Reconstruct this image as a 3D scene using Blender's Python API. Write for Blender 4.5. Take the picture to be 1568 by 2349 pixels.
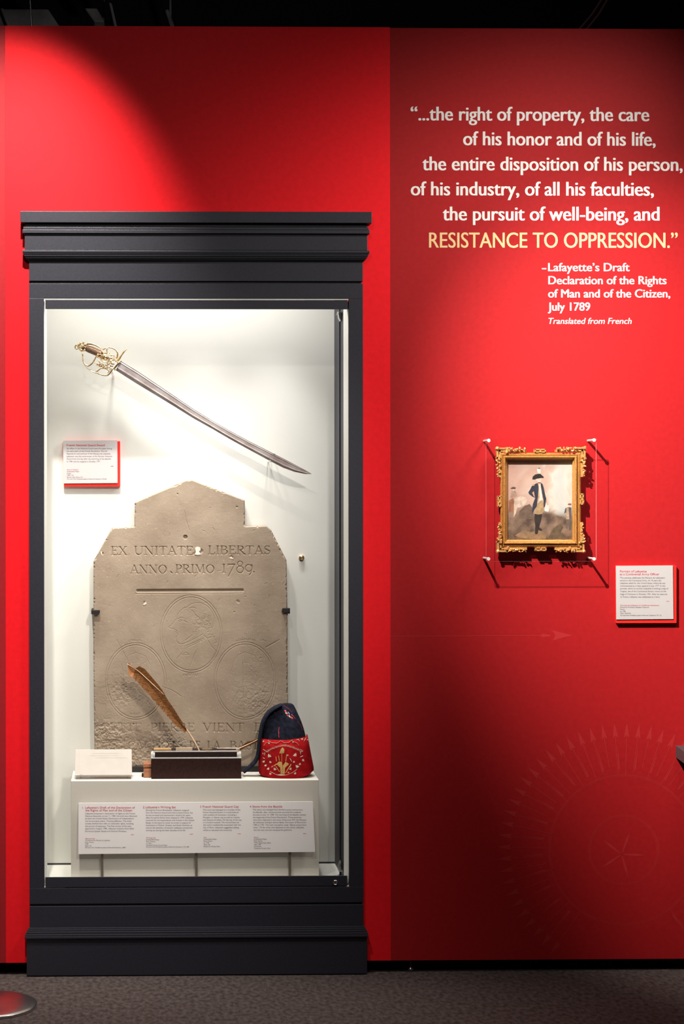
import bpy, bmesh, math, random
import numpy as np
from mathutils import Vector, Matrix
from mathutils.bvhtree import BVHTree

for o in list(bpy.data.objects):
    bpy.data.objects.remove(o)
SC = bpy.context.scene
COL = SC.collection
R = math.radians
random.seed(7)

# ------------------------------------------------------------------ camera
F, CX, CY = 4200.0, 405.0, 1120.0
YAW, ROLL = 0.0202, 0.0009
CAM = Vector((0.0, -5.6, 1.487))
FWD = Vector((math.sin(YAW), math.cos(YAW), 0))
RT0 = Vector((math.cos(YAW), -math.sin(YAW), 0))
UP0 = Vector((0, 0, 1))
RT = RT0 * math.cos(ROLL) - UP0 * math.sin(ROLL)
UP = UP0 * math.cos(ROLL) + RT0 * math.sin(ROLL)
cd = bpy.data.cameras.new('camera')
cam = bpy.data.objects.new('camera', cd)
COL.objects.link(cam)
cd.sensor_width = 36
cd.lens = F * 36 / 2349
cd.shift_x = (784 - CX) / 2349
cd.shift_y = -(1174.5 - CY) / 2349
cd.clip_start = 0.05
m3 = Matrix((RT, UP, -FWD)).transposed()
cam.matrix_world = Matrix.Translation(CAM) @ m3.to_4x4()
SC.camera = cam


def ray(px, py):
    return FWD + RT * ((px - CX) / F) + UP * ((CY - py) / F)


def P(px, py, Y=0.0):
    """point of the plane y = Y that is seen at pixel (px, py)"""
    d = ray(px, py)
    return CAM + d * ((Y - CAM.y) / d.y)


def S(Y=0.0):
    """metres per pixel at depth Y"""
    return (Y - CAM.y) / F


# ------------------------------------------------------------------ light
SC.view_settings.view_transform = 'Standard'
SC.view_settings.look = 'None'
SC.view_settings.gamma = 1
SC.view_settings.use_curve_mapping = False
SC.view_settings.exposure = 0.0
w = bpy.data.worlds.new('world')
SC.world = w
w.use_nodes = True
w.node_tree.nodes['Background'].inputs[0].default_value = (0.9, 0.92, 1.0, 1)
w.node_tree.nodes['Background'].inputs[1].default_value = 0.012


def spot(name, loc, aim, power, angle, blend, size=0.03, color=(1, 0.93, 0.84)):
    d = bpy.data.lights.new(name, 'SPOT')
    d.energy = power
    d.color = color
    d.spot_size = R(angle)
    d.spot_blend = blend
    d.shadow_soft_size = size
    o = bpy.data.objects.new(name, d)
    COL.objects.link(o)
    o.location = loc
    o.rotation_euler = (Vector(aim) - Vector(loc)).to_track_quat('-Z', 'Y').to_euler()
    return o


def area(name, loc, aim, power, sx, sy, color=(1, 0.96, 0.9), spread=180):
    d = bpy.data.lights.new(name, 'AREA')
    d.shape = 'RECTANGLE'
    d.size, d.size_y = sx, sy
    d.energy = power
    d.color = color
    d.spread = R(spread)
    o = bpy.data.objects.new(name, d)
    COL.objects.link(o)
    o.location = loc
    o.rotation_euler = (Vector(aim) - Vector(loc)).to_track_quat('-Z', 'Y').to_euler()
    return o


# ceiling track spots in front of the wall, plus added fill spots
spot('track_spot_right', (0.20, -1.60, 3.00), P(1886, 1307), 840, 49.7, 1.0, 0.012)
spot('track_spot_far', (1.99, -0.94, 3.13), P(900, 864), 205, 58, 1.0, 0.30)
spot('track_spot_left', (-0.31, -0.95, 3.50), P(-56, 770), 420, 54, 1.0, 0.03)
spot('track_spot_case', (0.9, -3.6, 3.3), P(430, 1350), 340, 24, 1.0, 0.10)
spot('fill_spot_room', (-0.2, -3.0, 3.6), P(700, 1450), 58, 80, 1.0, 0.05)  # added spot without a known fixture, stands in for general room light
spot('fill_spot_floor', (-0.3, -1.5, 3.6), (-0.05, -0.8, 0.0), 280, 44, 1.0, 0.05)  # added spot that brightens the carpet
spot('fill_spot_duct', (0.4, 0.9, 2.5), (0.3, 1.9, 3.6), 14, 165, 1.0, 0.05)  # unseen lamp added behind the partition to lift the ducts out of darkness
spot('fill_spot_low', (1.75, -1.4, 3.2), P(1690, 2000), 85, 32, 1.0, 0.45)  # added fill for the dark lower right of the wall
# display case lamps in the attic behind the cornice
area('case_strip_lamp', (0.16, 0.05, 2.24), (0.16, 0.14, 0.6), 5.0, 0.8, 0.05)
for k, px in enumerate((280, 470, 660)):
    q = P(px, 560, 0.05)
    spot('case_spot', (q.x, 0.04, 2.22), (q.x * 0.7 + 0.05, 0.20, 0.7), 27, 64, 1.0, 0.04, (1, 0.97, 0.92))


# ------------------------------------------------------------------ materials
def lin(c):
    return tuple(((v / 255) / 12.92 if v / 255 <= 0.04045 else ((v / 255 + 0.055) / 1.055) ** 2.4) for v in c)


def mat(name, col, rough=0.6, metal=0.0, var=0.0, scale=20.0, bump=0.0, bscale=200.0, spec=0.5,
        stretch=(1, 1, 1), col2=None, detail=4.0):
    m = bpy.data.materials.new(name)
    m.use_nodes = True
    nt = m.node_tree
    b = nt.nodes['Principled BSDF']
    b.inputs['Roughness'].default_value = rough
    b.inputs['Metallic'].default_value = metal
    b.inputs['Specular IOR Level'].default_value = spec
    b.inputs['Base Color'].default_value = (*col, 1)
    tc = nt.nodes.new('ShaderNodeTexCoord')
    mp = nt.nodes.new('ShaderNodeMapping')
    mp.inputs['Scale'].default_value = stretch
    nt.links.new(tc.outputs['Object'], mp.inputs['Vector'])
    if var > 0 or col2:
        n = nt.nodes.new('ShaderNodeTexNoise')
        n.inputs['Scale'].default_value = scale
        n.inputs['Detail'].default_value = detail
        nt.links.new(mp.outputs[0], n.inputs['Vector'])
        r = nt.nodes.new('ShaderNodeValToRGB')
        r.color_ramp.elements[0].position = 0.32
        r.color_ramp.elements[1].position = 0.68
        a = tuple(v * (1 - var) for v in col)
        c2 = col2 if col2 else tuple(min(1, v * (1 + var)) for v in col)
        r.color_ramp.elements[0].color = (*a, 1)
        r.color_ramp.elements[1].color = (*c2, 1)
        nt.links.new(n.outputs[0], r.inputs[0])
        nt.links.new(r.outputs[0], b.inputs['Base Color'])
    if bump > 0:
        n2 = nt.nodes.new('ShaderNodeTexNoise')
        n2.inputs['Scale'].default_value = bscale
        n2.inputs['Detail'].default_value = 5
        nt.links.new(mp.outputs[0], n2.inputs['Vector'])
        bp = nt.nodes.new('ShaderNodeBump')
        bp.inputs['Strength'].default_value = bump
        bp.inputs['Distance'].default_value = 0.002
        nt.links.new(n2.outputs[0], bp.inputs['Height'])
        nt.links.new(bp.outputs[0], b.inputs['Normal'])
    return m


def glass_mat(name, ior=1.45, tint=(1, 1, 1)):
    """thin clear pane: transparent with a Fresnel reflection"""
    m = bpy.data.materials.new(name)
    m.use_nodes = True
    nt = m.node_tree
    nt.nodes.clear()
    out = nt.nodes.new('ShaderNodeOutputMaterial')
    mix = nt.nodes.new('ShaderNodeMixShader')
    lw = nt.nodes.new('ShaderNodeLayerWeight')
    lw.inputs[0].default_value = 0.5
    pw = nt.nodes.new('ShaderNodeMath')
    pw.operation = 'POWER'
    pw.inputs[1].default_value = 5.0
    nt.links.new(lw.outputs['Facing'], pw.inputs[0])
    fr = nt.nodes.new('ShaderNodeMath')
    fr.operation = 'MULTIPLY_ADD'
    f0 = ((ior - 1) / (ior + 1)) ** 2
    fr.inputs[1].default_value = 1 - f0
    fr.inputs[2].default_value = f0
    nt.links.new(pw.outputs[0], fr.inputs[0])
    t = nt.nodes.new('ShaderNodeBsdfTransparent')
    t.inputs[0].default_value = (*tint, 1)
    g = nt.nodes.new('ShaderNodeBsdfGlossy')
    g.inputs['Roughness'].default_value = 0.02
    nt.links.new(fr.outputs[0], mix.inputs[0])
    nt.links.new(t.outputs[0], mix.inputs[1])
    nt.links.new(g.outputs[0], mix.inputs[2])
    nt.links.new(mix.outputs[0], out.inputs[0])
    return m


def edge_mat(name, col, alpha):
    """polished plastic or glass edge: partly clear, partly milky"""
    m = bpy.data.materials.new(name)
    m.use_nodes = True
    b = m.node_tree.nodes['Principled BSDF']
    b.inputs['Base Color'].default_value = (*col, 1)
    b.inputs['Roughness'].default_value = 0.2
    b.inputs['Alpha'].default_value = alpha
    return m


M = {}
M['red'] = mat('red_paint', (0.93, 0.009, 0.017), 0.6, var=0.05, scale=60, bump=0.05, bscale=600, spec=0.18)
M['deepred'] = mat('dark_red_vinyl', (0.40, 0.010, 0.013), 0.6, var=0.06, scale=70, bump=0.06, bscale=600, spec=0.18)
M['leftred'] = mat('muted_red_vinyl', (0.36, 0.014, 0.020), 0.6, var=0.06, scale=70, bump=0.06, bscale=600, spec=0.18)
M['tone'] = mat('light_red_print', (0.45, 0.024, 0.025), 0.6, spec=0.18)
M['navy'] = mat('navy_case_paint', (0.021, 0.021, 0.033), 0.5, var=0.12, scale=150, bump=0.06, bscale=500, spec=0.5)
M['black'] = mat('black_paint', (0.008, 0.008, 0.009), 0.8, var=0.2, scale=4, spec=0.2)
M['duct'] = mat('dusty_duct_metal', (0.16, 0.155, 0.165), 0.6, var=0.45, scale=7, spec=0.3)
M['carpet'] = mat('brown_grey_carpet', (0.048, 0.036, 0.035), 0.95, scale=85, bump=0.5, bscale=420, spec=0.1,
                  stretch=(0.9, 0.5, 1), col2=(0.115, 0.092, 0.088), detail=8)
M['liner'] = mat('pale_case_fabric', (0.73, 0.73, 0.69), 0.85, var=0.02, scale=250, spec=0.2)
M['plinth'] = mat('pale_plinth_paint', (0.70, 0.665, 0.60), 0.6, var=0.02, scale=200, spec=0.3)
M['white'] = mat('white_card', (0.86, 0.83, 0.83), 0.6, var=0.01, scale=90, spec=0.3)
M['card'] = mat('label_card', (0.50, 0.475, 0.48), 0.6, var=0.01, scale=90, spec=0.2)  # white card stock, darkened in colour to offset the overbright lamps
M['paper'] = mat('aged_paper', (0.60, 0.555, 0.51), 0.8, var=0.03, scale=40, spec=0.1)
M['vinylwhite'] = mat('white_vinyl', (0.90, 0.87, 0.85), 0.5, spec=0.3)
M['gold_vinyl'] = mat('pale_gold_vinyl', (0.90, 0.62, 0.31), 0.5, spec=0.3)
M['ink'] = mat('grey_ink', (0.14, 0.11, 0.13), 0.8, spec=0.1)
M['redink'] = mat('red_ink', (0.62, 0.05, 0.10), 0.8, spec=0.1)
M['labelred'] = mat('label_red_board', (0.78, 0.022, 0.016), 0.55, var=0.08, scale=120, spec=0.3)
M['gap'] = mat('dark_gap', (0.02, 0.021, 0.02), 0.8)
M['leg'] = mat('brown_grey_metal', (0.20, 0.165, 0.13), 0.5, metal=0.3)
M['steel'] = mat('brushed_steel', (0.62, 0.61, 0.60), 0.28, metal=1.0, var=0.05, scale=40)
M['satin'] = mat('satin_aluminium', (0.80, 0.78, 0.77), 0.5, metal=0.45)
M['clip'] = mat('black_iron', (0.022, 0.018, 0.018), 0.5, metal=0.3)
M['brass'] = mat('gilt_brass', (0.78, 0.60, 0.36), 0.3, metal=1.0, var=0.25, scale=160)
M['grip'] = mat('wire_bound_grip', (0.21, 0.12, 0.075), 0.6, var=0.3, scale=60, stretch=(6, 1, 6), bump=0.6, bscale=350)
M['blade'] = mat('patinated_blade_steel', (0.30, 0.235, 0.225), 0.42, metal=0.65, scale=22, col2=(0.47, 0.42, 0.41), bump=0.15, bscale=90, detail=8)
M['etch'] = mat('etched_bright_steel', (0.66, 0.58, 0.55), 0.5, metal=0.4)
M['gilt'] = mat('gilded_wood', (0.56, 0.27, 0.07), 0.38, metal=0.35, var=0.22, scale=180, spec=0.5)
M['giltlight'] = mat('bright_gilding', (0.72, 0.39, 0.135), 0.36, metal=0.35, var=0.2, scale=180, spec=0.5)
M['leather'] = mat('dark_maroon_leather', (0.028, 0.010, 0.008), 0.75, var=0.25, scale=200, bump=0.2, bscale=500, spec=0.2)
M['boxdark'] = mat('dark_brown_lining', (0.022, 0.012, 0.010), 0.75, var=0.2, scale=150, spec=0.2)
M['wood'] = mat('reddish_wood', (0.40, 0.165, 0.08), 0.5, var=0.25, scale=60, stretch=(1, 1, 5))
M['tan'] = mat('tan_leather', (0.42, 0.25, 0.10), 0.6, var=0.15, scale=120)
M['bone'] = mat('bone_beige', (0.62, 0.47, 0.33), 0.55, var=0.08, scale=90)
M['feather'] = mat('brown_feather', (0.135, 0.052, 0.014), 0.75, scale=90, col2=(0.30, 0.125, 0.04), spec=0.2, stretch=(1, 1, 4))
M['feathertip'] = mat('tan_feather', (0.45, 0.20, 0.085), 0.75, var=0.2, scale=120, spec=0.2)
M['quill'] = mat('pale_quill', (0.72, 0.47, 0.30), 0.4, var=0.15, scale=60)
M['hatnavy'] = mat('navy_wool', (0.012, 0.014, 0.026), 0.95, var=0.5, scale=90, bump=0.4, bscale=700, spec=0.15)
M['hatred'] = mat('red_wool', (0.37, 0.007, 0.010), 0.95, var=0.25, scale=60, bump=0.4, bscale=700, spec=0.1)
M['thread'] = mat('cream_thread', (0.68, 0.55, 0.42), 0.7, var=0.2, scale=300)
M['goldthread'] = mat('gold_thread', (0.60, 0.35, 0.11), 0.6, var=0.2, scale=300)
M['redthread'] = mat('red_thread', (0.72, 0.05, 0.08), 0.7)
M['plaster'] = mat('pale_plaster', (0.74, 0.66, 0.58), 0.9, var=0.1, scale=200)
M['clear'] = glass_mat('clear_glass', 1.30)
M['acrylic'] = glass_mat('clear_acrylic', 1.45)
M['glassedge'] = edge_mat('milky_glass_edge', (0.84, 0.84, 0.80), 0.9)
M['acryledge'] = edge_mat('acrylic_edge', (0.95, 0.80, 0.76), 0.45)
M['shelf'] = mat('mauve_grey_board', (0.075, 0.055, 0.062), 0.5, var=0.08, scale=150)


# ------------------------------------------------------------------ mesh helpers
class MB:
    def __init__(self):
        self.v, self.f, self.mi = [], [], []

    def add(self, vs, fs, mi=0):
        n = len(self.v)
        self.v += [tuple(p) for p in vs]
        self.f += [tuple(i + n for i in f) for f in fs]
        self.mi += [mi] * len(fs)

    def box(self, x0, x1, y0, y1, z0, z1, mi=0):
        self.add([(x0, y0, z0), (x1, y0, z0), (x1, y1, z0), (x0, y1, z0),
                  (x0, y0, z1), (x1, y0, z1), (x1, y1, z1), (x0, y1, z1)],
                 [(0, 1, 5, 4), (1, 2, 6, 5), (2, 3, 7, 6), (3, 0, 4, 7), (4, 5, 6, 7), (3, 2, 1, 0)], mi)

    def pbox(self, px0, py0, px1, py1, y0, y1, mi=0):
        """box whose front face (at y0) covers the pixel rectangle"""
        ym, xm = (py0 + py1) / 2, (px0 + px1) / 2
        self.box(P(px0, ym, y0).x, P(px1, ym, y0).x, y0, y1, P(xm, py1, y0).z, P(xm, py0, y0).z, mi)

    def prism(self, pts, y0, y1, mi=0):
        """polygon of (x, z) extruded from y0 (front) to y1"""
        n = len(pts)
        area2 = sum(pts[i][0] * pts[(i + 1) % n][1] - pts[(i + 1) % n][0] * pts[i][1] for i in range(n))
        if area2 < 0:
            pts = pts[::-1]
        vs = [(p[0], y0, p[1]) for p in pts] + [(p[0], y1, p[1]) for p in pts]
        fs = [tuple(range(n)), tuple(range(2 * n - 1, n - 1, -1))]
        fs += [((i + 1) % n, i, n + i, n + (i + 1) % n) for i in range(n)]
        self.add(vs, fs, mi)

    def pprism(self, pix, y0, y1, mi=0):
        self.prism([(P(x, y, y0).x, P(x, y, y0).z) for x, y in pix], y0, y1, mi)

    def sweep(self, pts, ra, rb=None, n=10, mi=0, axis=(0, 1, 0), closed=False, cap=True):
        """tube along pts; ra = radius in the plane, rb = radius along axis"""
        pts = [Vector(p) for p in pts]
        k = len(pts)
        ra = ra if hasattr(ra, '__len__') else [ra] * k
        rb = ra if rb is None else (rb if hasattr(rb, '__len__') else [rb] * k)
        ax = Vector(axis)
        vs = []
        for i, p in enumerate(pts):
            if closed:
                t = pts[(i + 1) % k] - pts[i - 1]
            else:
                t = pts[min(i + 1, k - 1)] - pts[max(i - 1, 0)]
            t.normalize()
            a = ax
            if abs(t.dot(a)) > 0.95:
                a = Vector((1, 0, 0))
            u = t.cross(a).normalized()
            v = u.cross(t).normalized()
            for j in range(n):
                th = 2 * math.pi * j / n
                vs.append(p + u * (ra[i] * math.cos(th)) + v * (rb[i] * math.sin(th)))
        fs = []
        for i in range(k if closed else k - 1):
            for j in range(n):
                a0, a1 = i * n + j, i * n + (j + 1) % n
                b0, b1 = ((i + 1) % k) * n + j, ((i + 1) % k) * n + (j + 1) % n
                fs.append((a0, a1, b1, b0))
        if cap and not closed:
            fs.append(tuple(range(n - 1, -1, -1)))
            fs.append(tuple(range((k - 1) * n, k * n)))
        self.add(vs, fs, mi)

    def psweep(self, pix, rad, Y, rb=None, n=8, mi=0, closed=False, smooth=0):
        """tube along a pixel path; radii in pixels (scalar or list), Y scalar or list"""
        k = len(pix)
        ys = Y if hasattr(Y, '__len__') else [Y] * k
        rs = rad if hasattr(rad, '__len__') else [rad] * k
        pts = [P(x, y, yy) for (x, y), yy in zip(pix, ys)]
        rr = [r * S(yy) for r, yy in zip(rs, ys)]
        if smooth:
            pts, rr, rbb = resample(pts, rr, rb, smooth, closed)
        else:
            rbb = rb
        self.sweep(pts, rr, rbb, n, mi, closed=closed)

    def lathe(self, prof, center, n=32, mi=0, axis='z'):
        """prof: list of (r, h)"""
        vs, c = [], Vector(center)
        for r, h in prof:
            for j in range(n):
                th = 2 * math.pi * j / n
                a, b = r * math.cos(th), r * math.sin(th)
                vs.append(c + (Vector((a, b, h)) if axis == 'z' else Vector((a, -h, b))))
        fs = []
        for i in range(len(prof) - 1):
            for j in range(n):
                fs.append((i * n + j, i * n + (j + 1) % n, (i + 1) * n + (j + 1) % n, (i + 1) * n + j))
        fs.append(tuple(range(n - 1, -1, -1)))
        fs.append(tuple(range((len(prof) - 1) * n, len(prof) * n)))
        self.add(vs, fs, mi)

    def blob(self, c, sx, sy, sz, rot=0.0, jit=0.0, sub=2, mi=0, rng=random):
        bm = bmesh.new()
        bmesh.ops.create_icosphere(bm, subdivisions=sub, radius=1)
        mr = Matrix.Rotation(rot, 3, 'Y')
        vs = []
        for v in bm.verts:
            q = v.co * (1 + rng.uniform(-jit, jit))
            vs.append(Vector(c) + mr @ Vector((q.x * sx, q.y * sy, q.z * sz)))
        fs = [tuple(v.index for v in f.verts) for f in bm.faces]
        bm.free()
        self.add(vs, fs, mi)

    def obj(self, name, mats, parent=None, smooth=False, bevel=0.0, seg=2, fix=True):
        me = bpy.data.meshes.new(name)
        me.from_pydata(self.v, [], self.f)
        mats = mats if isinstance(mats, (list, tuple)) else [mats]
        for m in mats:
            me.materials.append(m)
        me.polygons.foreach_set('material_index', self.mi)
        if fix:
            bm = bmesh.new()
            bm.from_mesh(me)
            bmesh.ops.recalc_face_normals(bm, faces=bm.faces)
            bm.to_mesh(me)
            bm.free()
        if smooth:
            me.polygons.foreach_set('use_smooth', [True] * len(me.polygons))
        o = bpy.data.objects.new(name, me)
        COL.objects.link(o)
        if bevel:
            b = o.modifiers.new('bevel', 'BEVEL')
            b.width, b.segments, b.limit_method = bevel, seg, 'ANGLE'
        if parent:
            attach(o, parent)
        return o


def attach(o, parent):
    o.parent = parent
    bpy.context.view_layer.update()
    o.matrix_parent_inverse = parent.matrix_world.inverted()


def resample(pts, rr, rb, n, closed):
    """Catmull-Rom refinement"""
    k = len(pts)
    out, ro, bo = [], [], []
    rbl = rb if hasattr(rb, '__len__') else ([rb] * k if rb is not None else None)
    segs = k if closed else k - 1
    for i in range(segs):
        g = (lambda a: a % k) if closed else (lambda a: min(max(a, 0), k - 1))
        p0, p1, p2, p3 = (pts[g(i - 1)], pts[g(i)], pts[g(i + 1)], pts[g(i + 2)])
        for s in range(n):
            t = s / n
            out.append(0.5 * ((2 * p1) + (p2 - p0) * t + (2 * p0 - 5 * p1 + 4 * p2 - p3) * t * t
                              + (3 * p1 - p0 - 3 * p2 + p3) * t ** 3))
            ro.append(rr[g(i)] * (1 - t) + rr[g(i + 1)] * t)
            if rbl:
                bo.append(rbl[g(i)] * (1 - t) + rbl[g(i + 1)] * t)
    if not closed:
        out.append(pts[-1])
        ro.append(rr[-1])
        if rbl:
            bo.append(rbl[-1])
    return out, ro, (bo if rbl else None)


def thing(name, label, cat, loc=(0, 0, 0), group=None):
    o = bpy.data.objects.new(name, None)
    COL.objects.link(o)
    o.location = loc
    o.empty_display_size = 0.05
    tag(o, label, cat, group)
    bpy.context.view_layer.update()
    return o


def tag(o, label, cat, group=None):
    o['label'] = label
    o['category'] = cat
    if group:
        o['group'] = group
    return o


def struct(o, label=None):
    o['kind'] = 'structure'
    if label:
        o['label'] = label
    return o


# ------------------------------------------------------------------ lettering
FC = bpy.data.curves.new('lettering_source', 'FONT')
FO = bpy.data.objects.new('lettering_source', FC)
COL.objects.link(FO)
FC.resolution_u = 4


def glyphs(text, bold=0.0, shear=0.0):
    FC.body = text
    FC.offset = bold
    FC.shear = shear
    bpy.context.view_layer.update()
    dg = bpy.context.evaluated_depsgraph_get()
    me = bpy.data.meshes.new_from_object(FO.evaluated_get(dg))
    v = np.empty(len(me.vertices) * 3)
    me.vertices.foreach_get('co', v)
    v = v.reshape(-1, 3)[:, :2].copy()
    f = [tuple(p.vertices) for p in me.polygons]
    bpy.data.meshes.remove(me)
    return v, f


CAP = 0.682


def line(mb, text, x0, x1, base, cap, Y, mi=0, bold=0.0, shear=0.0, base1=None, tf=None):
    """one line of lettering fitted between pixels x0..x1 on the plane y = Y, standing on pixel base"""
    v, f = glyphs(text, 0.0, shear)
    if not len(v):
        return
    if bold > 0:        # heavier face: the outline printed three times, a hair apart
        for s_, yo in ((-bold, 0.0), (bold, 0.00008), (0.0, 0.00016)):
            stamp(mb, v, f, x0, x1, base, cap, Y - yo, mi, base1, tf, s_)
        return
    stamp(mb, v, f, x0, x1, base, cap, Y, mi, base1, tf, 0.0)


def stamp(mb, v, f, x0, x1, base, cap, Y, mi, base1, tf, dx):
    v = v + np.array((dx, 0.0))
    x0, x1 = x0 + dx * cap / CAP, x1 + dx * cap / CAP
    a, b = v[:, 0].min(), v[:, 0].max()
    k = cap / CAP
    base1 = base if base1 is None else base1
    vs = []
    for x, y in v:
        t = (x - a) / (b - a)
        px, py = x0 + t * (x1 - x0), base + t * (base1 - base) - y * k
        q = P(px, py, Y)
        vs.append(tf(q) if tf else q)
    mb.add(vs, f, mi)


def text_obj(mb, name, mats, parent, label=None):
    o = mb.obj(name, mats, parent, fix=False)
    # every letter faces the viewer
    me = o.data
    bm = bmesh.new()
    bm.from_mesh(me)
    for fc in bm.faces:
        fc.normal_update()
        if fc.normal.y > 0:
            fc.normal_flip()
    bm.to_mesh(me)
    bm.free()
    if label:
        o['label'] = label
    return o


# ------------------------------------------------------------------ the room
mb = MB()
mb.box(-3.2, 4.2, -7.2, 3.4, -0.06, 0.0)
struct(mb.obj('floor', M['carpet']), 'brown grey carpet')
mb = MB()
mb.box(-3.2, 4.2, -7.2, 3.4, 4.4, 4.5)
struct(mb.obj('ceiling', M['black']), 'black open ceiling')
mb = MB()
mb.box(-3.2, 4.2, 3.0, 3.1, 0.0, 4.4)
struct(mb.obj('wall_rear', M['black']), 'black rear wall above the red partition')

XL, XR = P(12.5, 1120).x, P(895, 1120).x      # seams between the three red panels
ZT = P(784, 62).z
ZB = P(784, 2204).z
HX0, HX1, HZ0, HZ1 = -0.312, 0.640, 0.262, 2.30    # hole for the display case
mb = MB()
mb.box(XL, HX0, 0, 0.1, ZB, ZT)
mb.box(HX1, XR, 0, 0.1, ZB, ZT)
mb.box(HX0, HX1, 0, 0.1, HZ1, ZT)
mb.box(HX0, HX1, 0, 0.1, ZB, HZ0)
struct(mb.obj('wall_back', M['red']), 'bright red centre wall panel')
mb = MB()
mb.box(-3.2, XL - 0.0003, 0.0, 0.1, ZB, ZT)
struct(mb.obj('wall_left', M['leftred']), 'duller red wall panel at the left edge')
mb = MB()
mb.box(XR + 0.0002, 4.2, 0.0, 0.1, ZB, ZT - 0.002)
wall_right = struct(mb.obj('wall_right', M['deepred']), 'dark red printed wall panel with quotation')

mb = MB()
mb.box(-3.2, 4.2, 0.055, 0.09, 0.0, ZB)
struct(mb.obj('baseboard_back', M['black']), 'black recessed toe kick under the red wall')

# printed quotation
YL = -0.00025
q = MB()
B = 0.022
line(q, '“...the right of property, the care', 942, 1487.5, 276, 31.5, YL, 0, B, base1=278)
line(q, 'of his honor and of his life,', 1062.5, 1502, 333, 31.5, YL, 0, B, base1=334.5)
line(q, 'the entire disposition of his person,', 969, 1564, 390.5, 31.5, YL, 0, B, base1=392)
line(q, 'of his industry, of all his faculties,', 942.5, 1498, 448, 31.5, YL, 0, B, base1=449)
line(q, 'the pursuit of well-being, and', 1015.5, 1511, 505.5, 31.5, YL, 0, B, base1=506)
text_obj(q, 'quote_lettering', M['vinylwhite'], wall_right, 'white quotation lettering in five lines')
q = MB()
line(q, 'RESISTANCE TO OPPRESSION.”', 984, 1553, 568, 34.5, YL, 0, 0.012, base1=568.5)
text_obj(q, 'quote_lettering', M['gold_vinyl'], wall_right, 'pale gold capitals ending the quotation')
q = MB()
line(q, '-', 1243, 1251.5, 622.5, 19, YL, 0, 0.03)
line(q, 'Lafayette’s Draft', 1257, 1443, 622, 18.5, YL, 0, B)
line(q, 'Declaration of the Rights', 1257.5, 1527.5, 652, 18.5, YL, 0, B)
line(q, 'of Man and of the Citizen,', 1257, 1536, 682.3, 18.5, YL, 0, B)
line(q, 'July 1789', 1256.5, 1352.5, 712.5, 18.5, YL, 0, B)
line(q, 'Translated from French', 1257.5, 1448, 743, 13.6, YL, 0, 0.01, 0.2)
text_obj(q, 'attribution_lettering', M['vinylwhite'], wall_right, 'small white attribution lettering')

# printed arrow and ring of arrows, tone on tone
g = MB()


def flat(mb, pix, Y, mi=0):
    vs = [P(x, y, Y) for x, y in pix]
    n = len(vs)
    mb.add(vs, [tuple(range(n))], mi)


flat(g, [(896, 1460.4), (896, 1458.6), (1238, 1457.2), (1262, 1457.2), (1262, 1458.9), (1238, 1458.9)], YL)
flat(g, [(1238, 1457), (1244, 1454), (1262, 1456.5), (1262, 1459.5), (1244, 1462), (1238, 1459)], YL * 0.7)
flat(g, [(1313, 1457.5), (1290, 1463), (1267, 1470), (1273, 1458), (1265, 1445), (1290, 1452)], YL)
text_obj(g, 'printed_arrow', M['tone'], wall_right, 'faint printed arrow pointing right')
g = MB()
scx, scy = 1430, 1950
for k in range(64):
    a = 2 * math.pi * (k + 0.25) / 64
    if scy - 292 * math.cos(a) > 2196:
        continue          # cut off by the foot of the panel
    u, v = (math.sin(a), -math.cos(a)), (math.cos(a), math.sin(a))
    pt = lambda r, s: (scx + u[0] * r + v[0] * s, scy + u[1] * r + v[1] * s)
    kk = (k * 37) % 5 - 2
    flat(g, [pt(292, 0), pt(270, 4.2), pt(258, 6.5), pt(263, 0), pt(257, -6), pt(270, -4.2)], YL)
    flat(g, [pt(262, 0.7), pt(180 + 6 * kk, 0.7), pt(180 + 6 * kk, -0.7), pt(262, -0.7)], YL)
    if k % 2:
        flat(g, [pt(246, 3.4), pt(186, 1.4), pt(186, 5.0)], YL)


def pring(mb, r, wd, Y, n=96):
    for k in range(n):
        a, b = 2 * math.pi * k / n, 2 * math.pi * (k + 1) / n
        flat(mb, [(scx + (r + s) * math.sin(t), scy - (r + s) * math.cos(t))
                  for s, t in ((-wd, a), (wd, a), (wd, b), (-wd, b))], Y)


pring(g, 172, 0.7, YL)
pring(g, 168.5, 0.5, YL)
pring(g, 80, 0.6, YL)
pring(g, 76.5, 0.5, YL)
for k in range(5):
    a = R(20 + 72 * k)
    u, v = (math.sin(a), -math.cos(a)), (math.cos(a), math.sin(a))
    pt = lambda r, s: (scx - 5 + u[0] * r + v[0] * s, scy + 10 + u[1] * r + v[1] * s)
    flat(g, [pt(54, 0), pt(34, 3), pt(4, 1.2), pt(4, -1.2), pt(34, -3)], YL)
text_obj(g, 'printed_sunburst', M['tone'], wall_right, 'faint printed ring of radiating arrows')

# levelling foot under the right panel
f = MB()
c = P(941.5, 2225, 0.03)
f.lathe([(0.011, 0.0), (0.012, 0.004), (0.007, 0.010), (0.0035, 0.014), (0.0035, ZB - 0.0006)], (c.x, 0.03, 0.0), 16)
tag(f.obj('levelling_foot', M['steel'], smooth=True), 'small metal levelling foot in the black gap under the dark red wall', 'foot')

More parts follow.
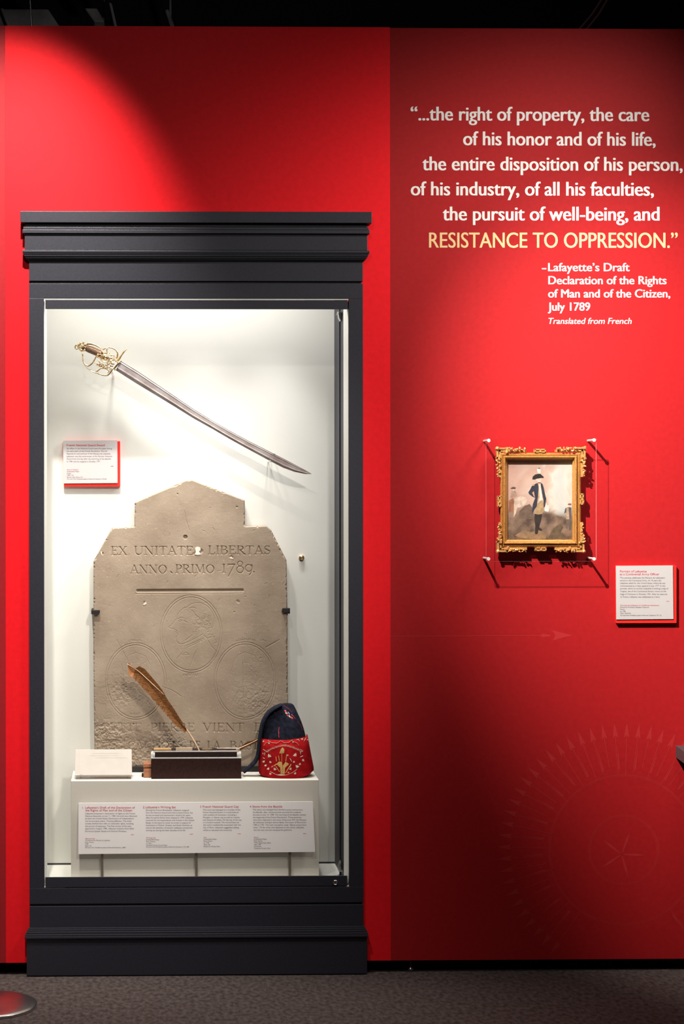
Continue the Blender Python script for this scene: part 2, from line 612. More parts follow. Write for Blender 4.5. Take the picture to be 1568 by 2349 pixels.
# things in the dark above the partition
d = MB()
for x0, x1, y0, y1 in ((-120, 150, 20, 80),):
    d.pprism([(x0, y0), (x1 - 40, y0), (x1, y1), (x0, y1)], 2.2, 2.7)
for x in (20,):
    d.pprism([(x - 20, 18), (x - 12, 18), (x + 14, 80), (x + 4, 80)], 2.17, 2.2)
d.box(-0.75, -0.74, 2.4, 2.41, 3.6, 4.4)
tag(d.obj('ventilation_duct', M['duct'], bevel=0.01), 'dusty grey duct in the dark above the left end of the red wall', 'duct')
d = MB()
d.pprism([(194, 18), (222, 18), (240, 50), (216, 50)], 2.2, 2.6)
d.pprism([(249, 4), (256, 6), (269, 62), (262, 62)], 2.17, 2.6)
a = P(235, 20, 2.4)
d.box(a.x, a.x + 0.01, 2.4, 2.41, a.z - 0.05, 4.4)
tag(d.obj('ventilation_duct', M['duct'], bevel=0.006), 'short duct elbow in the dark above the red wall, right of the hanging rod', 'duct')
d = MB()
d.pprism([(378, 22), (386, 20), (408, 80), (396, 80)], 2.2, 2.6)
a = P(388, 30, 2.4)
d.box(a.x, a.x + 0.01, 2.4, 2.41, a.z - 0.05, 4.4)
tag(d.obj('ceiling_brace', M['duct'], bevel=0.006), 'lone slanted grey brace in the dark above the red wall', 'brace')
d = MB()
a, b = P(65.5, -60, 0.5), P(73.5, 75, 0.5)
d.sweep([(a.x, 0.5, 4.4), a, b, (b.x, 0.5, 2.6)], 0.003, n=8)
tag(d.obj('hanging_rod', M['steel'], smooth=True), 'thin pale vertical rod above the left end of the red wall', 'rod')
for i, (xa, xb, lab) in enumerate(((1385, 1326, 'dark cable slanting above the red wall at the right, upper left one of a pair'),
                                   (1398, 1343, 'dark cable slanting above the red wall at the right, lower right one of a pair'))):
    d = MB()
    a, b = P(xa, -10, 1.2), P(xb, 70, 1.2)
    dv = (a - b).normalized()
    d.sweep([a + dv * ((4.4 - a.z) / dv.z), a, (a + b) / 2 + Vector((0.004, 0, -0.004)), b, b - dv * 0.3], 0.004, n=8)
    tag(d.obj('ceiling_cable', mat('red_cable_%d' % i, (0.42, 0.15, 0.19), 0.5), smooth=True), lab, 'cable', 'pair of cables above the wall')

# ------------------------------------------------------------------ the display case
case = thing('display_case', 'tall dark navy display case with stepped cornice and glass door set in the red wall',
             'display case', (0.17, -0.02, 0.0))
YF = -0.012
XB0, XB1 = P(67, 1300, YF).x, P(832.5, 1300, YF).x


def zf(y, Y=YF):
    return P(440, y, Y).z


def course(mb, y0, y1, off):
    """one course of the moulding: a slab round the three free sides, standing off by off (m)"""
    yy = YF - off
    mb.box(XB0 - off, XB1 + off, yy, -0.0004, P(440, y1, yy).z, P(440, y0, yy).z)


c = MB()
for y0, y1, off in ((485, 511, 0.0245), (511, 521, 0.012), (521, 527, 0.0165), (527, 535.5, 0.0190), (535.5, 541, 0.0125),
                    (541, 574, 0.0125), (574, 580, 0.0190), (580, 584, 0.0165), (584, 588, 0.0145), (588, 592, 0.0115),
                    (592, 595.5, 0.0085), (595.5, 599, 0.004)):
    course(c, y0, y1, off)
c.obj('cornice', M['navy'], case, bevel=0.0012)
c = MB()
course(c, 598, 645, 0.0)
c.box(XB0 + 0.003, XB1 - 0.003, YF + 0.006, -0.0004, zf(651), zf(645))
c.obj('frieze', M['navy'], case, bevel=0.0012)
c = MB()
GX0, GX1 = P(101, 1300, YF).x, P(800, 1300, YF).x     # door opening
ZD0, ZD1 = zf(2036), zf(685)
c.box(XB0, XB1, YF, -0.0004, ZD1, zf(650.5))
c.box(XB0, GX0, YF, -0.0004, ZD0, ZD1)
c.box(GX1, XB1, YF, -0.0004, ZD0, ZD1)
c.box(XB0, XB1, YF, -0.0004, zf(2072), ZD0)
c.obj('door_frame', M['navy'], case, bevel=0.0008)
c = MB()
c.box(XB0 + 0.003, XB1 - 0.003, YF + 0.006, -0.0004, zf(2078), zf(2071))
course(c, 2077, 2128, 0.0)
for y0, y1, off in ((2127, 2131, 0.0035), (2131, 2136, 0.006), (2136, 2142, 0.0095), (2142, 2147, 0.0125), (2147, 2152, 0.0140)):
    course(c, y0, y1, off)
yy = YF - 0.0075
c.box(XB0 - 0.0085, XB1 + 0.0105, yy, -0.0004, 0.003, P(440, 2151, yy).z)
c.box(XB0 - 0.004, XB1 + 0.004, yy + 0.008, -0.0004, 0.0, 0.004)
c.obj('base', M['navy'], case, bevel=0.0012)

# interior
IX0, IX1, IZ0, IZ1, YB = -0.298, 0.6262, 0.2795, 2.27, 0.28
c = MB()
c.box(IX0 - 0.006, IX1 + 0.006, YB, YB + 0.012, IZ0 + 0.004, IZ1)
c.obj('back_panel', M['liner'], case)
c = MB()
c.box(IX0 - 0.006, IX1 + 0.006, YB - 0.001, YB + 0.012, IZ0 - 0.002, IZ0 + 0.0052)
c.obj('gap_strip', M['gap'], case)
c = MB()
c.box(IX0 - 0.006, IX0, 0.0006, YB, IZ0, IZ1)
c.obj('side_panel', M['liner'], case)['label'] = 'pale inner side panel'
c = MB()
c.box(IX1, IX1 + 0.006, 0.0265, YB, IZ0, IZ1)
c.box(IX1 - 0.004, IX1, 0.10, 0.112, IZ0, IZ1)
c.obj('side_panel', M['navy'], case)['label'] = 'dark navy inner side panel'
c = MB()
c.box(IX0, IX1, 0.0006, YB, IZ0 - 0.008, IZ0)
c.obj('floor_panel', M['liner'], case)
c = MB()
c.box(IX0, IX1, 0.0006, YB, IZ1, IZ1 + 0.008)
c.obj('top_panel', M['liner'], case)
for zz in (zf(2004), zf(716)):
    c = MB()
    s = 1 if zz < 1 else -1
    c.prism([(IX1 - 0.012, zz - s * 0.010), (IX1 - 0.004, zz - s * 0.010), (IX1 - 0.004, zz + s * 0.02), (IX1 - 0.009, zz + s * 0.010)], 0.055, 0.09)
    c.box(IX1 - 0.013, IX1 - 0.001, 0.03, 0.11, zz - s * 0.004 - 0.001, zz - s * 0.004 + 0.001)
    c.obj('corner_bracket', M['steel'], case, bevel=0.0005)

door = MB()
door.box(GX0 + 0.001, GX1 - 0.001, YF + 0.003, YF + 0.009, ZD0 + 0.003, ZD1 - 0.001)
door = door.obj('glass_door', M['clear'], case)
c = MB()
c.pbox(104, 688.5, 797, 709, YF - 0.0005, YF + 0.0026)
c.pbox(104, 688.5, 797, 709, YF + 0.0094, YF + 0.016)
r1 = c.obj('door_rail', M['navy'], None, bevel=0.0006)
c = MB()
c.pbox(104, 2011, 796, 2034, YF - 0.0005, YF + 0.0026)
c.pbox(104, 2011, 796, 2034, YF + 0.0094, YF + 0.016)
r2 = c.obj('door_rail', M['navy'], None, bevel=0.0006)
c = MB()
lk = P(768.5, 2024, YF)
c.lathe([(0.0074, 0.0), (0.0074, 0.003), (0.006, 0.004), (0.0054, 0.0035), (0.0052, 0.0035)], (lk.x, YF - 0.0005, lk.z), 24, axis='y')
c.box(lk.x - 0.0008, lk.x + 0.0008, YF - 0.0043, YF - 0.003, lk.z - 0.003, lk.z + 0.001, 1)
c.lathe([(0.0019, 0.0), (0.0019, 0.0043)], (lk.x, YF - 0.0002, lk.z + 0.001), 12, 1, axis='y')
r3 = c.obj('lock', [M['steel'], M['gap']], None, smooth=False)
r3['label'] = 'round chrome keyhole lock'
es = []
for x0, x1, xl in ((101.3, 107.8, 103.5), (798.6, 787.6, 793.5)):  # pale slanted side strips imitate light glowing in the glass edges
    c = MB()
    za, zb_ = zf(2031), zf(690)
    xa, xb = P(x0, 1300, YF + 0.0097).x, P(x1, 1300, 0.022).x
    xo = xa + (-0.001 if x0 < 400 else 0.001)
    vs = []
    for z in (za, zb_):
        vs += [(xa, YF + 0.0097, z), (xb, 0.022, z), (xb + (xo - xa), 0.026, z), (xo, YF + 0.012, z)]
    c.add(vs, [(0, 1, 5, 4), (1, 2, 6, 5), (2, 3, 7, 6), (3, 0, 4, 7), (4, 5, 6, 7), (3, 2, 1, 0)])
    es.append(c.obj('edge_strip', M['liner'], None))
c = MB()
c.pbox(101.5, 685.2, 799, 687.6, YF + 0.001, YF + 0.012)
es.append(c.obj('edge_strip', M['glassedge'], None))
c = MB()
c.pbox(101.5, 2034.6, 150, 2036.2, YF + 0.001, YF + 0.012)
es.append(c.obj('edge_strip', M['glassedge'], None))
c = MB()
c.pbox(794, 2031, 800, 2037, YF + 0.001, YF + 0.012)
es.append(c.obj('edge_strip', M['glassedge'], None))
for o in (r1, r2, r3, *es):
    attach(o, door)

# ------------------------------------------------------------------ plinth inside the case
ZP = P(440, 1790, 0.05).z
c = MB()
c.box(P(162.5, 1800, 0.05).x, P(731, 1800, 0.05).x, 0.05, 0.252, IZ0, ZP)
plinth = c.obj('plinth', M['plinth'], bevel=0.0015)
tag(plinth, 'low pale beige plinth along the bottom of the display case', 'plinth')

# ------------------------------------------------------------------ carved stone
YS = 0.222                                      # front face of the stone
OUT = [(217, 1770), (214, 1500), (214.5, 1287), (257, 1211), (308, 1208.5), (309, 1152.5), (427, 1101.5), (441, 1101),
       (500, 1124), (561, 1147.5), (562, 1207.5), (611, 1206.5), (621, 1215), (645, 1262), (657, 1285), (659, 1400), (661, 1770)]
T, t_, sr = 0.068, 0.030, 0.026


def arc(cx, cy, rx, ry, a0, a1, n=14):
    return [(cx + rx * math.cos(R(a0 + (a1 - a0) * i / n)), cy + ry * math.sin(R(a0 + (a1 - a0) * i / n))) for i in range(n + 1)]


def ser(x, y, l=0.13):
    return ([(x - l, y), (x + l, y)], sr)


GL = {
    'E': (0.72, [([(0.16, 0), (0.16, 1)], T), ([(0.04, 1), (0.62, 1)], t_), ([(0.16, 0.52), (0.48, 0.52)], t_), ([(0.04, 0), (0.66, 0)], t_),
                 ([(0.62, 1), (0.63, 0.82)], t_), ([(0.66, 0), (0.70, 0.2)], t_), ([(0.48, 0.62), (0.48, 0.42)], t_)]),
    'X': (0.90, [([(0.14, 1), (0.76, 0)], T), ([(0.73, 1), (0.12, 0)], t_), ser(0.14, 1), ser(0.74, 1), ser(0.12, 0), ser(0.77, 0)]),
    'U': (0.92, [([(0.16, 1), (0.16, 0.36)] + arc(0.47, 0.34, 0.31, 0.34, 180, 270)[1:], T),
                 (arc(0.47, 0.34, 0.31, 0.34, 270, 360) + [(0.78, 1)], t_ * 1.2), ser(0.16, 1), ser(0.78, 1)]),
    'N': (0.96, [([(0.15, 0), (0.15, 1)], t_), ([(0.15, 1), (0.80, 0)], T), ([(0.80, 0), (0.80, 1)], t_), ser(0.13, 1), ser(0.15, 0), ser(0.80, 1)]),
    'I': (0.38, [([(0.19, 0), (0.19, 1)], T), ser(0.19, 1), ser(0.19, 0)]),
    'T': (0.78, [([(0.39, 0), (0.39, 1)], T), ([(0.04, 1), (0.74, 1)], t_), ser(0.39, 0), ([(0.04, 1), (0.02, 0.82)], t_), ([(0.74, 1), (0.76, 0.82)], t_)]),
    'A': (0.88, [([(0.42, 1), (0.75, 0)], T), ([(0.42, 1), (0.12, 0)], t_), ([(0.24, 0.36), (0.62, 0.36)], t_), ser(0.11, 0, 0.11), ser(0.75, 0)]),
    'L': (0.68, [([(0.16, 0), (0.16, 1)], T), ser(0.16, 1), ([(0.04, 0), (0.62, 0)], t_), ([(0.62, 0), (0.66, 0.22)], t_)]),
    'B': (0.76, [([(0.16, 0), (0.16, 1)], T), ([(0.04, 1), (0.34, 1)] + arc(0.36, 0.76, 0.24, 0.24, 90, -90) + [(0.16, 0.52)], t_),
                 ([(0.16, 0.52), (0.38, 0.52)] + arc(0.40, 0.26, 0.29, 0.26, 90, -90) + [(0.04, 0)], t_),
                 (arc(0.36, 0.76, 0.24, 0.24, 50, -50), T * 0.9), (arc(0.40, 0.26, 0.29, 0.26, 50, -50), T)]),
    'P': (0.70, [([(0.16, 0), (0.16, 1)], T), ser(0.16, 0), ([(0.04, 1), (0.36, 1)] + arc(0.36, 0.73, 0.28, 0.27, 90, -90) + [(0.16, 0.46)], t_),
                 (arc(0.36, 0.73, 0.28, 0.27, 50, -50), T)]),
    'R': (0.84, [([(0.16, 0), (0.16, 1)], T), ser(0.16, 0), ([(0.04, 1), (0.36, 1)] + arc(0.36, 0.75, 0.27, 0.25, 90, -90) + [(0.16, 0.5)], t_),
                 (arc(0.36, 0.75, 0.27, 0.25, 50, -50), T), ([(0.36, 0.5), (0.72, 0.02), (0.82, 0)], T)]),
    'S': (0.62, [(arc(0.31, 0.75, 0.23, 0.25, 40, 270), t_ * 1.2), ([(0.16, 0.62), (0.46, 0.40)], T), (arc(0.31, 0.26, 0.25, 0.26, 90, -140), t_ * 1.2),
                 ([(0.50, 1.0), (0.50, 0.78)], t_), ([(0.09, 0), (0.09, 0.22)], t_)]),
    'O': (0.96, [(arc(0.48, 0.5, 0.40, 0.5, 0, 360, 36), t_ * 1.1), (arc(0.48, 0.5, 0.39, 0.48, 130, 230), T), (arc(0.48, 0.5, 0.39, 0.48, -50, 50), T)]),
    'M': (1.10, [([(0.14, 0), (0.18, 1)], t_), ([(0.18, 1), (0.54, 0.08)], T), ([(0.54, 0.08), (0.88, 1)], t_), ([(0.88, 1), (0.94, 0)], T),
                 ser(0.16, 1, 0.1), ser(0.14, 0), ser(0.90, 1, 0.1), ser(0.94, 0)]),
    'C': (0.86, [(arc(0.48, 0.5, 0.40, 0.5, 45, 318, 30), t_ * 1.1), (arc(0.48, 0.5, 0.39, 0.48, 130, 230), T), ([(0.77, 1.0), (0.77, 0.72)], t_)]),
    'V': (0.90, [([(0.14, 1), (0.47, 0)], T), ([(0.47, 0), (0.78, 1)], t_), ser(0.14, 1), ser(0.78, 1)]),
    'D': (0.90, [([(0.16, 0), (0.16, 1)], T), ([(0.04, 1), (0.34, 1)] + arc(0.36, 0.5, 0.44, 0.5, 90, -90, 24) + [(0.04, 0)], t_),
                 (arc(0.36, 0.5, 0.43, 0.48, 50, -50), T)]),
    'H': (0.96, [([(0.16, 0), (0.16, 1)], T), ([(0.78, 0), (0.78, 1)], T), ([(0.16, 0.52), (0.78, 0.52)], t_), ser(0.16, 0), ser(0.16, 1), ser(0.78, 0), ser(0.78, 1)]),
    '1': (0.44, [([(0.22, 0), (0.22, 1)], T), ser(0.22, 0), ser(0.20, 1, 0.11)]),
    '7': (0.70, [([(0.06, 1), (0.66, 1)], T * 0.8), ([(0.66, 1), (0.10, -0.5)], t_ * 1.4), ([(0.06, 1), (0.06, 0.78)], t_)]),
    '8': (0.70, [(arc(0.35, 1.08, 0.22, 0.30, 0, 360, 24), t_ * 1.4), (arc(0.35, 0.36, 0.29, 0.40, 0, 360, 26), t_ * 1.6)]),
    '9': (0.70, [(arc(0.33, 0.54, 0.28, 0.42, 0, 360, 26), t_ * 1.5), (arc(0.20, 0.54, 0.43, 0.95, 25, -62, 14), T * 0.8)]),
    '.': (0.24, [([(0.10, 0.06), (0.12, 0.04)], T)]),
    ',': (0.24, [([(0.06, 0.14), (0.20, -0.02)], T * 0.9)]),
    ' ': (0.5, []),
}
STEP = 0.62
gx = np.arange(212.0, 663.0, STEP)
gy = np.arange(1099.0, 1772.0, STEP)
GX, GY = np.meshgrid(gx, gy)
H = np.zeros_like(GX)          # carved depth in pixels (positive = into the stone)


def carve(poly, hw, depth, flat_=0.0):
    """V groove along a pixel polyline"""
    poly = np.array(poly, float)
    x0, x1 = poly[:, 0].min() - hw - 1, poly[:, 0].max() + hw + 1
    y0, y1 = poly[:, 1].min() - hw - 1, poly[:, 1].max() + hw + 1
    i0, i1 = np.searchsorted(gx, [x0, x1])
    j0, j1 = np.searchsorted(gy, [y0, y1])
    if i1 <= i0 or j1 <= j0:
        return
    X, Y = GX[j0:j1, i0:i1], GY[j0:j1, i0:i1]
    D = np.full_like(X, 1e9)
    for (ax, ay), (bx, by) in zip(poly[:-1], poly[1:]):
        dx, dy = bx - ax, by - ay
        L = dx * dx + dy * dy
        tt = np.clip(((X - ax) * dx + (Y - ay) * dy) / L, 0, 1) if L > 1e-9 else 0
        D = np.minimum(D, np.hypot(X - ax - tt * dx, Y - ay - tt * dy))
    g = np.clip((hw - D) / (hw * (1 - flat_)), 0, 1) * depth
    H[j0:j1, i0:i1] = np.maximum(H[j0:j1, i0:i1], g)


def inscribe(text, x0, x1, base, cap, dk=1.55, kw=1.0):
    tot = sum(GL[ch][0] + 0.06 for ch in text) - 0.06
    sx = (x1 - x0) / tot
    x = x0
    for ch in text:
        wd, strokes = GL[ch]
        for pts, hw in strokes:
            h = hw * cap * kw + 0.45
            carve([(x + p[0] * sx, base - p[1] * cap) for p in pts], h, h * dk)
        x += (wd + 0.06) * sx


inscribe('EX', 254.5, 291.5, 1273.2, 18.6)
inscribe('UNITATE', 307, 443, 1272.6, 18.6)
inscribe('LIBERTAS', 477, 620, 1271.6, 18.6)
inscribe('ANNO', 298.5, 383, 1315.5, 18.6)
inscribe(',', 390.5, 395, 1314.5, 18.6)
inscribe('PRIMO', 402, 492, 1314.6, 18.4)
inscribe('1789', 507.5, 580, 1313.6, 18.6)
inscribe('.', 580.5, 584, 1313.2, 18.6)
inscribe('CETTE', 231, 325, 1678, 18.4, 0.8)
inscribe('PIERRE', 345, 446, 1678, 18.4, 1.0)
inscribe('VIENT', 464, 559.5, 1678, 18.4)
inscribe('DES', 583, 642, 1678, 18.4)
inscribe('DES', 220, 271, 1719.5, 18.4, 0.8)
inscribe('CACHOTS', 292.5, 419, 1719.5, 18.4, 0.9)
inscribe('DE', 435, 459, 1719.5, 18.4)
inscribe('LA', 475, 505, 1719.5, 18.4)
inscribe('BASTILLE', 526.5, 652, 1719.5, 18.4)
# engraved rule
carve([(316, 1355.6), (555, 1354.4)], 4.6, 4.6)
carve([(311, 1361.6), (556, 1360.4)], 1.2, 1.3)
# medallions
for cx, cy, rx, ry in ((438, 1454, 71.5, 89), (311, 1563, 70, 88), (562, 1562, 71, 89)):
    for dd in (0, 5):
        carve(arc(cx, cy, rx - dd, ry - dd, 0, 360, 72), 1.1, 0.85)


def zc(pts):
    return [(355 + x / 9.8, 1355 + y / 9.8) for x, y in pts]


rs = np.random.RandomState(3)
PROF = [[(740, 370), (640, 400), (560, 470), (510, 550), (500, 630), (440, 690)], [(440, 690), (380, 780), (310, 820), (330, 850), (430, 855)],
        [(440, 870), (500, 910), (470, 930), (490, 960), (530, 1000), (500, 1020), (470, 1060), (490, 1140), (530, 1190), (590, 1210), (680, 1180)],
        [(680, 1120), (780, 1050), (850, 990), (870, 920)], [(600, 1210), (760, 1150), (900, 1080), (1080, 980)],
        [(720, 1240), (880, 1170), (1100, 1070)], [(720, 1280), (900, 1200), (1110, 1100)], [(540, 690), (560, 650), (600, 670), (560, 710), (540, 690)],
        [(520, 640), (590, 600), (650, 620)], [(740, 370), (800, 310), (900, 280), (1040, 280), (1180, 350), (1280, 460), (1330, 600), (1330, 760), (1260, 950)],
        [(760, 400), (860, 380), (920, 400)], [(790, 430), (880, 480), (900, 570)], [(1100, 1000), (1180, 1080), (1240, 1060), (1330, 1030), (1340, 1100), (1390, 1160), (1340, 1190)],
        [(1180, 1100), (1280, 1260), (1390, 1370)], [(1200, 1000), (1250, 980), (1300, 1000), (1240, 1040)], [(970, 1310), (880, 1450), (840, 1600), (780, 1720)],
        [(600, 1440), (700, 1390), (770, 1440), (620, 1450)], [(630, 1370), (560, 1450), (500, 1520)], [(1390, 1370), (1350, 1480), (1240, 1640)]]
for pl in PROF:
    carve(zc(pl), 0.95, 0.55)
for k in range(46):
    x, y = rs.uniform(880, 1250), rs.uniform(560, 900)
    r = rs.uniform(25, 60)
    carve(zc(arc(x, y, r, r, rs.uniform(-120, 0), rs.uniform(60, 200), 8)), 0.85, 0.45)
for cx, cy in ((311, 1563), (562, 1562)):
    face = [(-18, -58), (-26, -44), (-28, -30), (-36, -18), (-28, -12), (-30, -4), (-24, 2), (-26, 12), (-14, 16), (0, 12), (8, 26), (30, 40), (44, 54)]
    carve([(cx + x, cy + y) for x, y in face], 0.9, 0.35)
    carve([(cx + x, cy + y) for x, y in [(-18, -58), (0, -66), (22, -58), (34, -36), (34, -10), (24, 6)]], 0.9, 0.35)
    carve([(cx + x, cy + y) for x, y in [(-12, 20), (-26, 40), (-34, 62)]], 0.9, 0.35)
    for k in range(60):
        a, b = (rs.uniform(0, 34), rs.uniform(-50, 6)) if k < 34 else (rs.uniform(-10, 46), rs.uniform(30, 62))
        carve([(cx + a, cy + b), (cx + a + rs.uniform(-8, 8), cy + b + rs.uniform(-6, 6))], 0.8, 0.3)
# tiny lettering round the medallions, stray scratches, the long cracks
for cx, cy, n in ((311, 1472, 7), (565, 1470, 10), (438, 1550, 8), (311, 1640, 5)):
    for k in range(n):
        x = cx + (k - n / 2) * 4.6
        yb = cy + abs(k - n / 2) ** 2 * 0.12
        carve([(x, yb), (x + rs.uniform(-0.5, 1), yb - 5)], 0.8, 0.7)
        carve([(x, yb - rs.uniform(0, 5)), (x + 2.6, yb - rs.uniform(0, 5))], 0.7, 0.6)
carve([(556.5, 1520), (558, 1590), (559.5, 1640), (561, 1700)], 0.9, 1.0)
carve([(279, 1523), (283, 1560), (284, 1640), (285, 1720)], 0.8, 0.7)
carve([(423, 1172), (426, 1192), (434, 1216)], 0.8, 0.8)
carve([(372, 1575), (395, 1584), (408, 1592), (416, 1598)], 0.9, 0.8)
carve([(268, 1468), (282, 1495), (294, 1517)], 0.7, 0.7)
carve([(610, 1485), (640, 1468)], 1.6, 0.9)
for k in range(60):
    x, y, a, l = rs.uniform(222, 652), rs.uniform(1160, 1760), rs.uniform(0, 3.1), rs.uniform(2, 9)
    carve([(x, y), (x + l * math.cos(a), y + l * math.sin(a))], rs.uniform(0.6, 1.1), 0.7)
for x, y, r, dp in ((425, 1232, 5.2, 9.0), (331, 1385, 4, 1.6), (529, 1278, 4.5, 2.0), (232, 1270, 4, 2.2), (543, 1163, 3, 1.6), (547, 1381, 4, 1.2), (407, 1133, 2.2, 1.6),
                    (306, 1661, 2.4, 3.0), (630, 1235, 3.0, 2.5), (537, 1404, 2, 1.2), (455, 1263, 7, 2.4), (450, 1269, 5, 2.4)):
    for k in range(3 if r > 3 and y != 1232 else 1):
        ox, oy = (rs.uniform(-r, r) * 0.7, rs.uniform(-r, r) * 0.7) if k else (0, 0)
        carve([(x + ox, y + oy), (x + ox + 0.1, y + oy)], r, dp, 0.45 if y == 1232 else 0.2)


def smooth_noise(step, seed):
    r = np.random.RandomState(seed)
    nx, ny = int(460 / step) + 4, int(690 / step) + 4
    g = r.uniform(-1, 1, (ny, nx))
    fx, fy = (GX - 212) / step, (GY - 1099) / step
    ix, iy = fx.astype(int), fy.astype(int)
    u, v = fx - ix, fy - iy
    u, v = u * u * (3 - 2 * u), v * v * (3 - 2 * v)
    return (g[iy, ix] * (1 - u) + g[iy, ix + 1] * u) * (1 - v) + (g[iy + 1, ix] * (1 - u) + g[iy + 1, ix + 1] * u) * v


def bump_at(cx, cy, rx, ry):
    return np.exp(-(((GX - cx) / rx) ** 2 + ((GY - cy) / ry) ** 2))


# worn and pitted areas, strongest at the lower left
wear = np.clip(bump_at(265, 1730, 75, 42) + bump_at(385, 1715, 42, 26) + bump_at(240, 1680, 40, 22) + 0.5 * bump_at(300, 1760, 140, 18)
               + 0.35 * bump_at(275, 1590, 40, 40) + 0.3 * bump_at(590, 1610, 45, 40), 0, 1)
H += wear * (1.7 * np.maximum(smooth_noise(5.5, 5), -0.3) + 1.0 * smooth_noise(2.6, 6) + 0.8)
H += 0.07 * smooth_noise(1.9, 8) + 0.07 * smooth_noise(7, 9) + 0.3 * smooth_noise(60, 10)
# outline: signed distance, with chipped edge
op = np.array(OUT, float)
D = np.full_like(GX, 1e9)
inside = np.zeros_like(GX, bool)
for i in range(len(op)):
    (ax, ay), (bx, by) = op[i], op[(i + 1) % len(op)]
    dx, dy = bx - ax, by - ay
    tt = np.clip(((GX - ax) * dx + (GY - ay) * dy) / (dx * dx + dy * dy), 0, 1)
    D = np.minimum(D, np.hypot(GX - ax - tt * dx, GY - ay - tt * dy))
    cond = ((ay > GY) != (by > GY)) & (GX < dx * (GY - ay) / (dy if dy else 1e-9) + ax)
    inside ^= cond
SD = np.where(inside, D, -D)
chip = np.clip(smooth_noise(4.5, 11) * 2.6 - 0.2, 0, 3)
H += np.clip((1.6 + chip * 1.3 - SD) * 1.8, 0, 4.2)
ny, nx = GX.shape
idx = np.full(GX.shape, -1)
keep_f = (SD[:-1, :-1] > -0.3) & (SD[1:, :-1] > -0.3) & (SD[:-1, 1:] > -0.3) & (SD[1:, 1:] > -0.3)
kv = np.zeros_like(inside)
kv[:-1, :-1] |= keep_f
kv[1:, :-1] |= keep_f
kv[:-1, 1:] |= keep_f
kv[1:, 1:] |= keep_f
idx[kv] = np.arange(kv.sum())
vx, vy, vh = GX[kv], GY[kv], H[kv]
a_, b_ = (vx - CX) / F, (CY - vy) / F
dirx = FWD.x + a_ * RT.x + b_ * UP.x
diry = FWD.y + a_ * RT.y + b_ * UP.y
dirz = FWD.z + a_ * RT.z + b_ * UP.z
tt = (YS - CAM.y) / diry
VW = np.stack([CAM.x + tt * dirx, YS + vh * S(YS), CAM.z + tt * dirz], 1)
jf, if_ = np.nonzero(keep_f)
FA = np.stack([idx[jf, if_], idx[jf + 1, if_], idx[jf + 1, if_ + 1], idx[jf, if_ + 1]], 1)
body = MB()
body.pprism(OUT, YS + 0.0050, 0.272)
nv = len(VW)
allv = np.concatenate([VW, np.array(body.v)])
me = bpy.data.meshes.new('carved_stone')
me.vertices.add(len(allv))
me.vertices.foreach_set('co', allv.ravel())
loops = FA.ravel().tolist()
starts = list(range(0, len(loops), 4))
tots = [4] * len(FA)
for fc in body.f:
    starts.append(len(loops))
    tots.append(len(fc))
    loops += [i + nv for i in fc]
me.loops.add(len(loops))
me.loops.foreach_set('vertex_index', loops)
me.polygons.add(len(starts))
me.polygons.foreach_set('loop_start', starts)
me.polygons.foreach_set('loop_total', tots)
me.polygons.foreach_set('use_smooth', [True] * len(FA) + [False] * len(body.f))
me.update(calc_edges=True)
me.validate()


def stone_mat():
    m = mat('weathered_limestone', (0.275, 0.212, 0.158), 0.9, scale=9, col2=(0.375, 0.30, 0.23), bump=0.15, bscale=900, spec=0.15, detail=7)
    nt = m.node_tree
    b = nt.nodes['Principled BSDF']
    src = b.inputs['Base Color'].links[0].from_socket
    tc = nt.nodes.new('ShaderNodeTexCoord')
    n = nt.nodes.new('ShaderNodeTexNoise')
    n.inputs['Scale'].default_value = 260
    n.inputs['Detail'].default_value = 3
    nt.links.new(tc.outputs['Object'], n.inputs['Vector'])
    r = nt.nodes.new('ShaderNodeValToRGB')
    r.color_ramp.elements[0].position, r.color_ramp.elements[1].position = 0.66, 0.76
    nt.links.new(n.outputs[0], r.inputs[0])
    mx = nt.nodes.new('ShaderNodeMix')
    mx.data_type = 'RGBA'
    mx.inputs['B'].default_value = (0.55, 0.46, 0.36, 1)
    nt.links.new(src, mx.inputs['A'])
    nt.links.new(r.outputs[0], mx.inputs['Factor'])
    nt.links.new(mx.outputs['Result'], b.inputs['Base Color'])
    return m


me.materials.append(stone_mat())
stone = bpy.data.objects.new('carved_stone', me)
COL.objects.link(stone)
tag(stone, 'gabled brown stone slab carved with a Latin inscription and three oval medallions', 'stone')
# plaster repairs on the stone
for pts in ([(447, 1257), (452, 1254), (459, 1256), (460, 1262), (456, 1265), (461, 1272), (452, 1273), (446, 1272), (449, 1266)],
            [(327, 1387), (335, 1380), (336, 1385), (331, 1388)], [(525, 1280), (530, 1277), (535, 1282), (531, 1282)], [(230, 1266), (234, 1265), (234, 1274), (231, 1271)]):
    c = MB()
    c.pprism(pts, YS - 0.0008, YS + 0.004)
    c.obj('plaster_repair', M['plaster'], stone)['label'] = 'pale plaster patch'
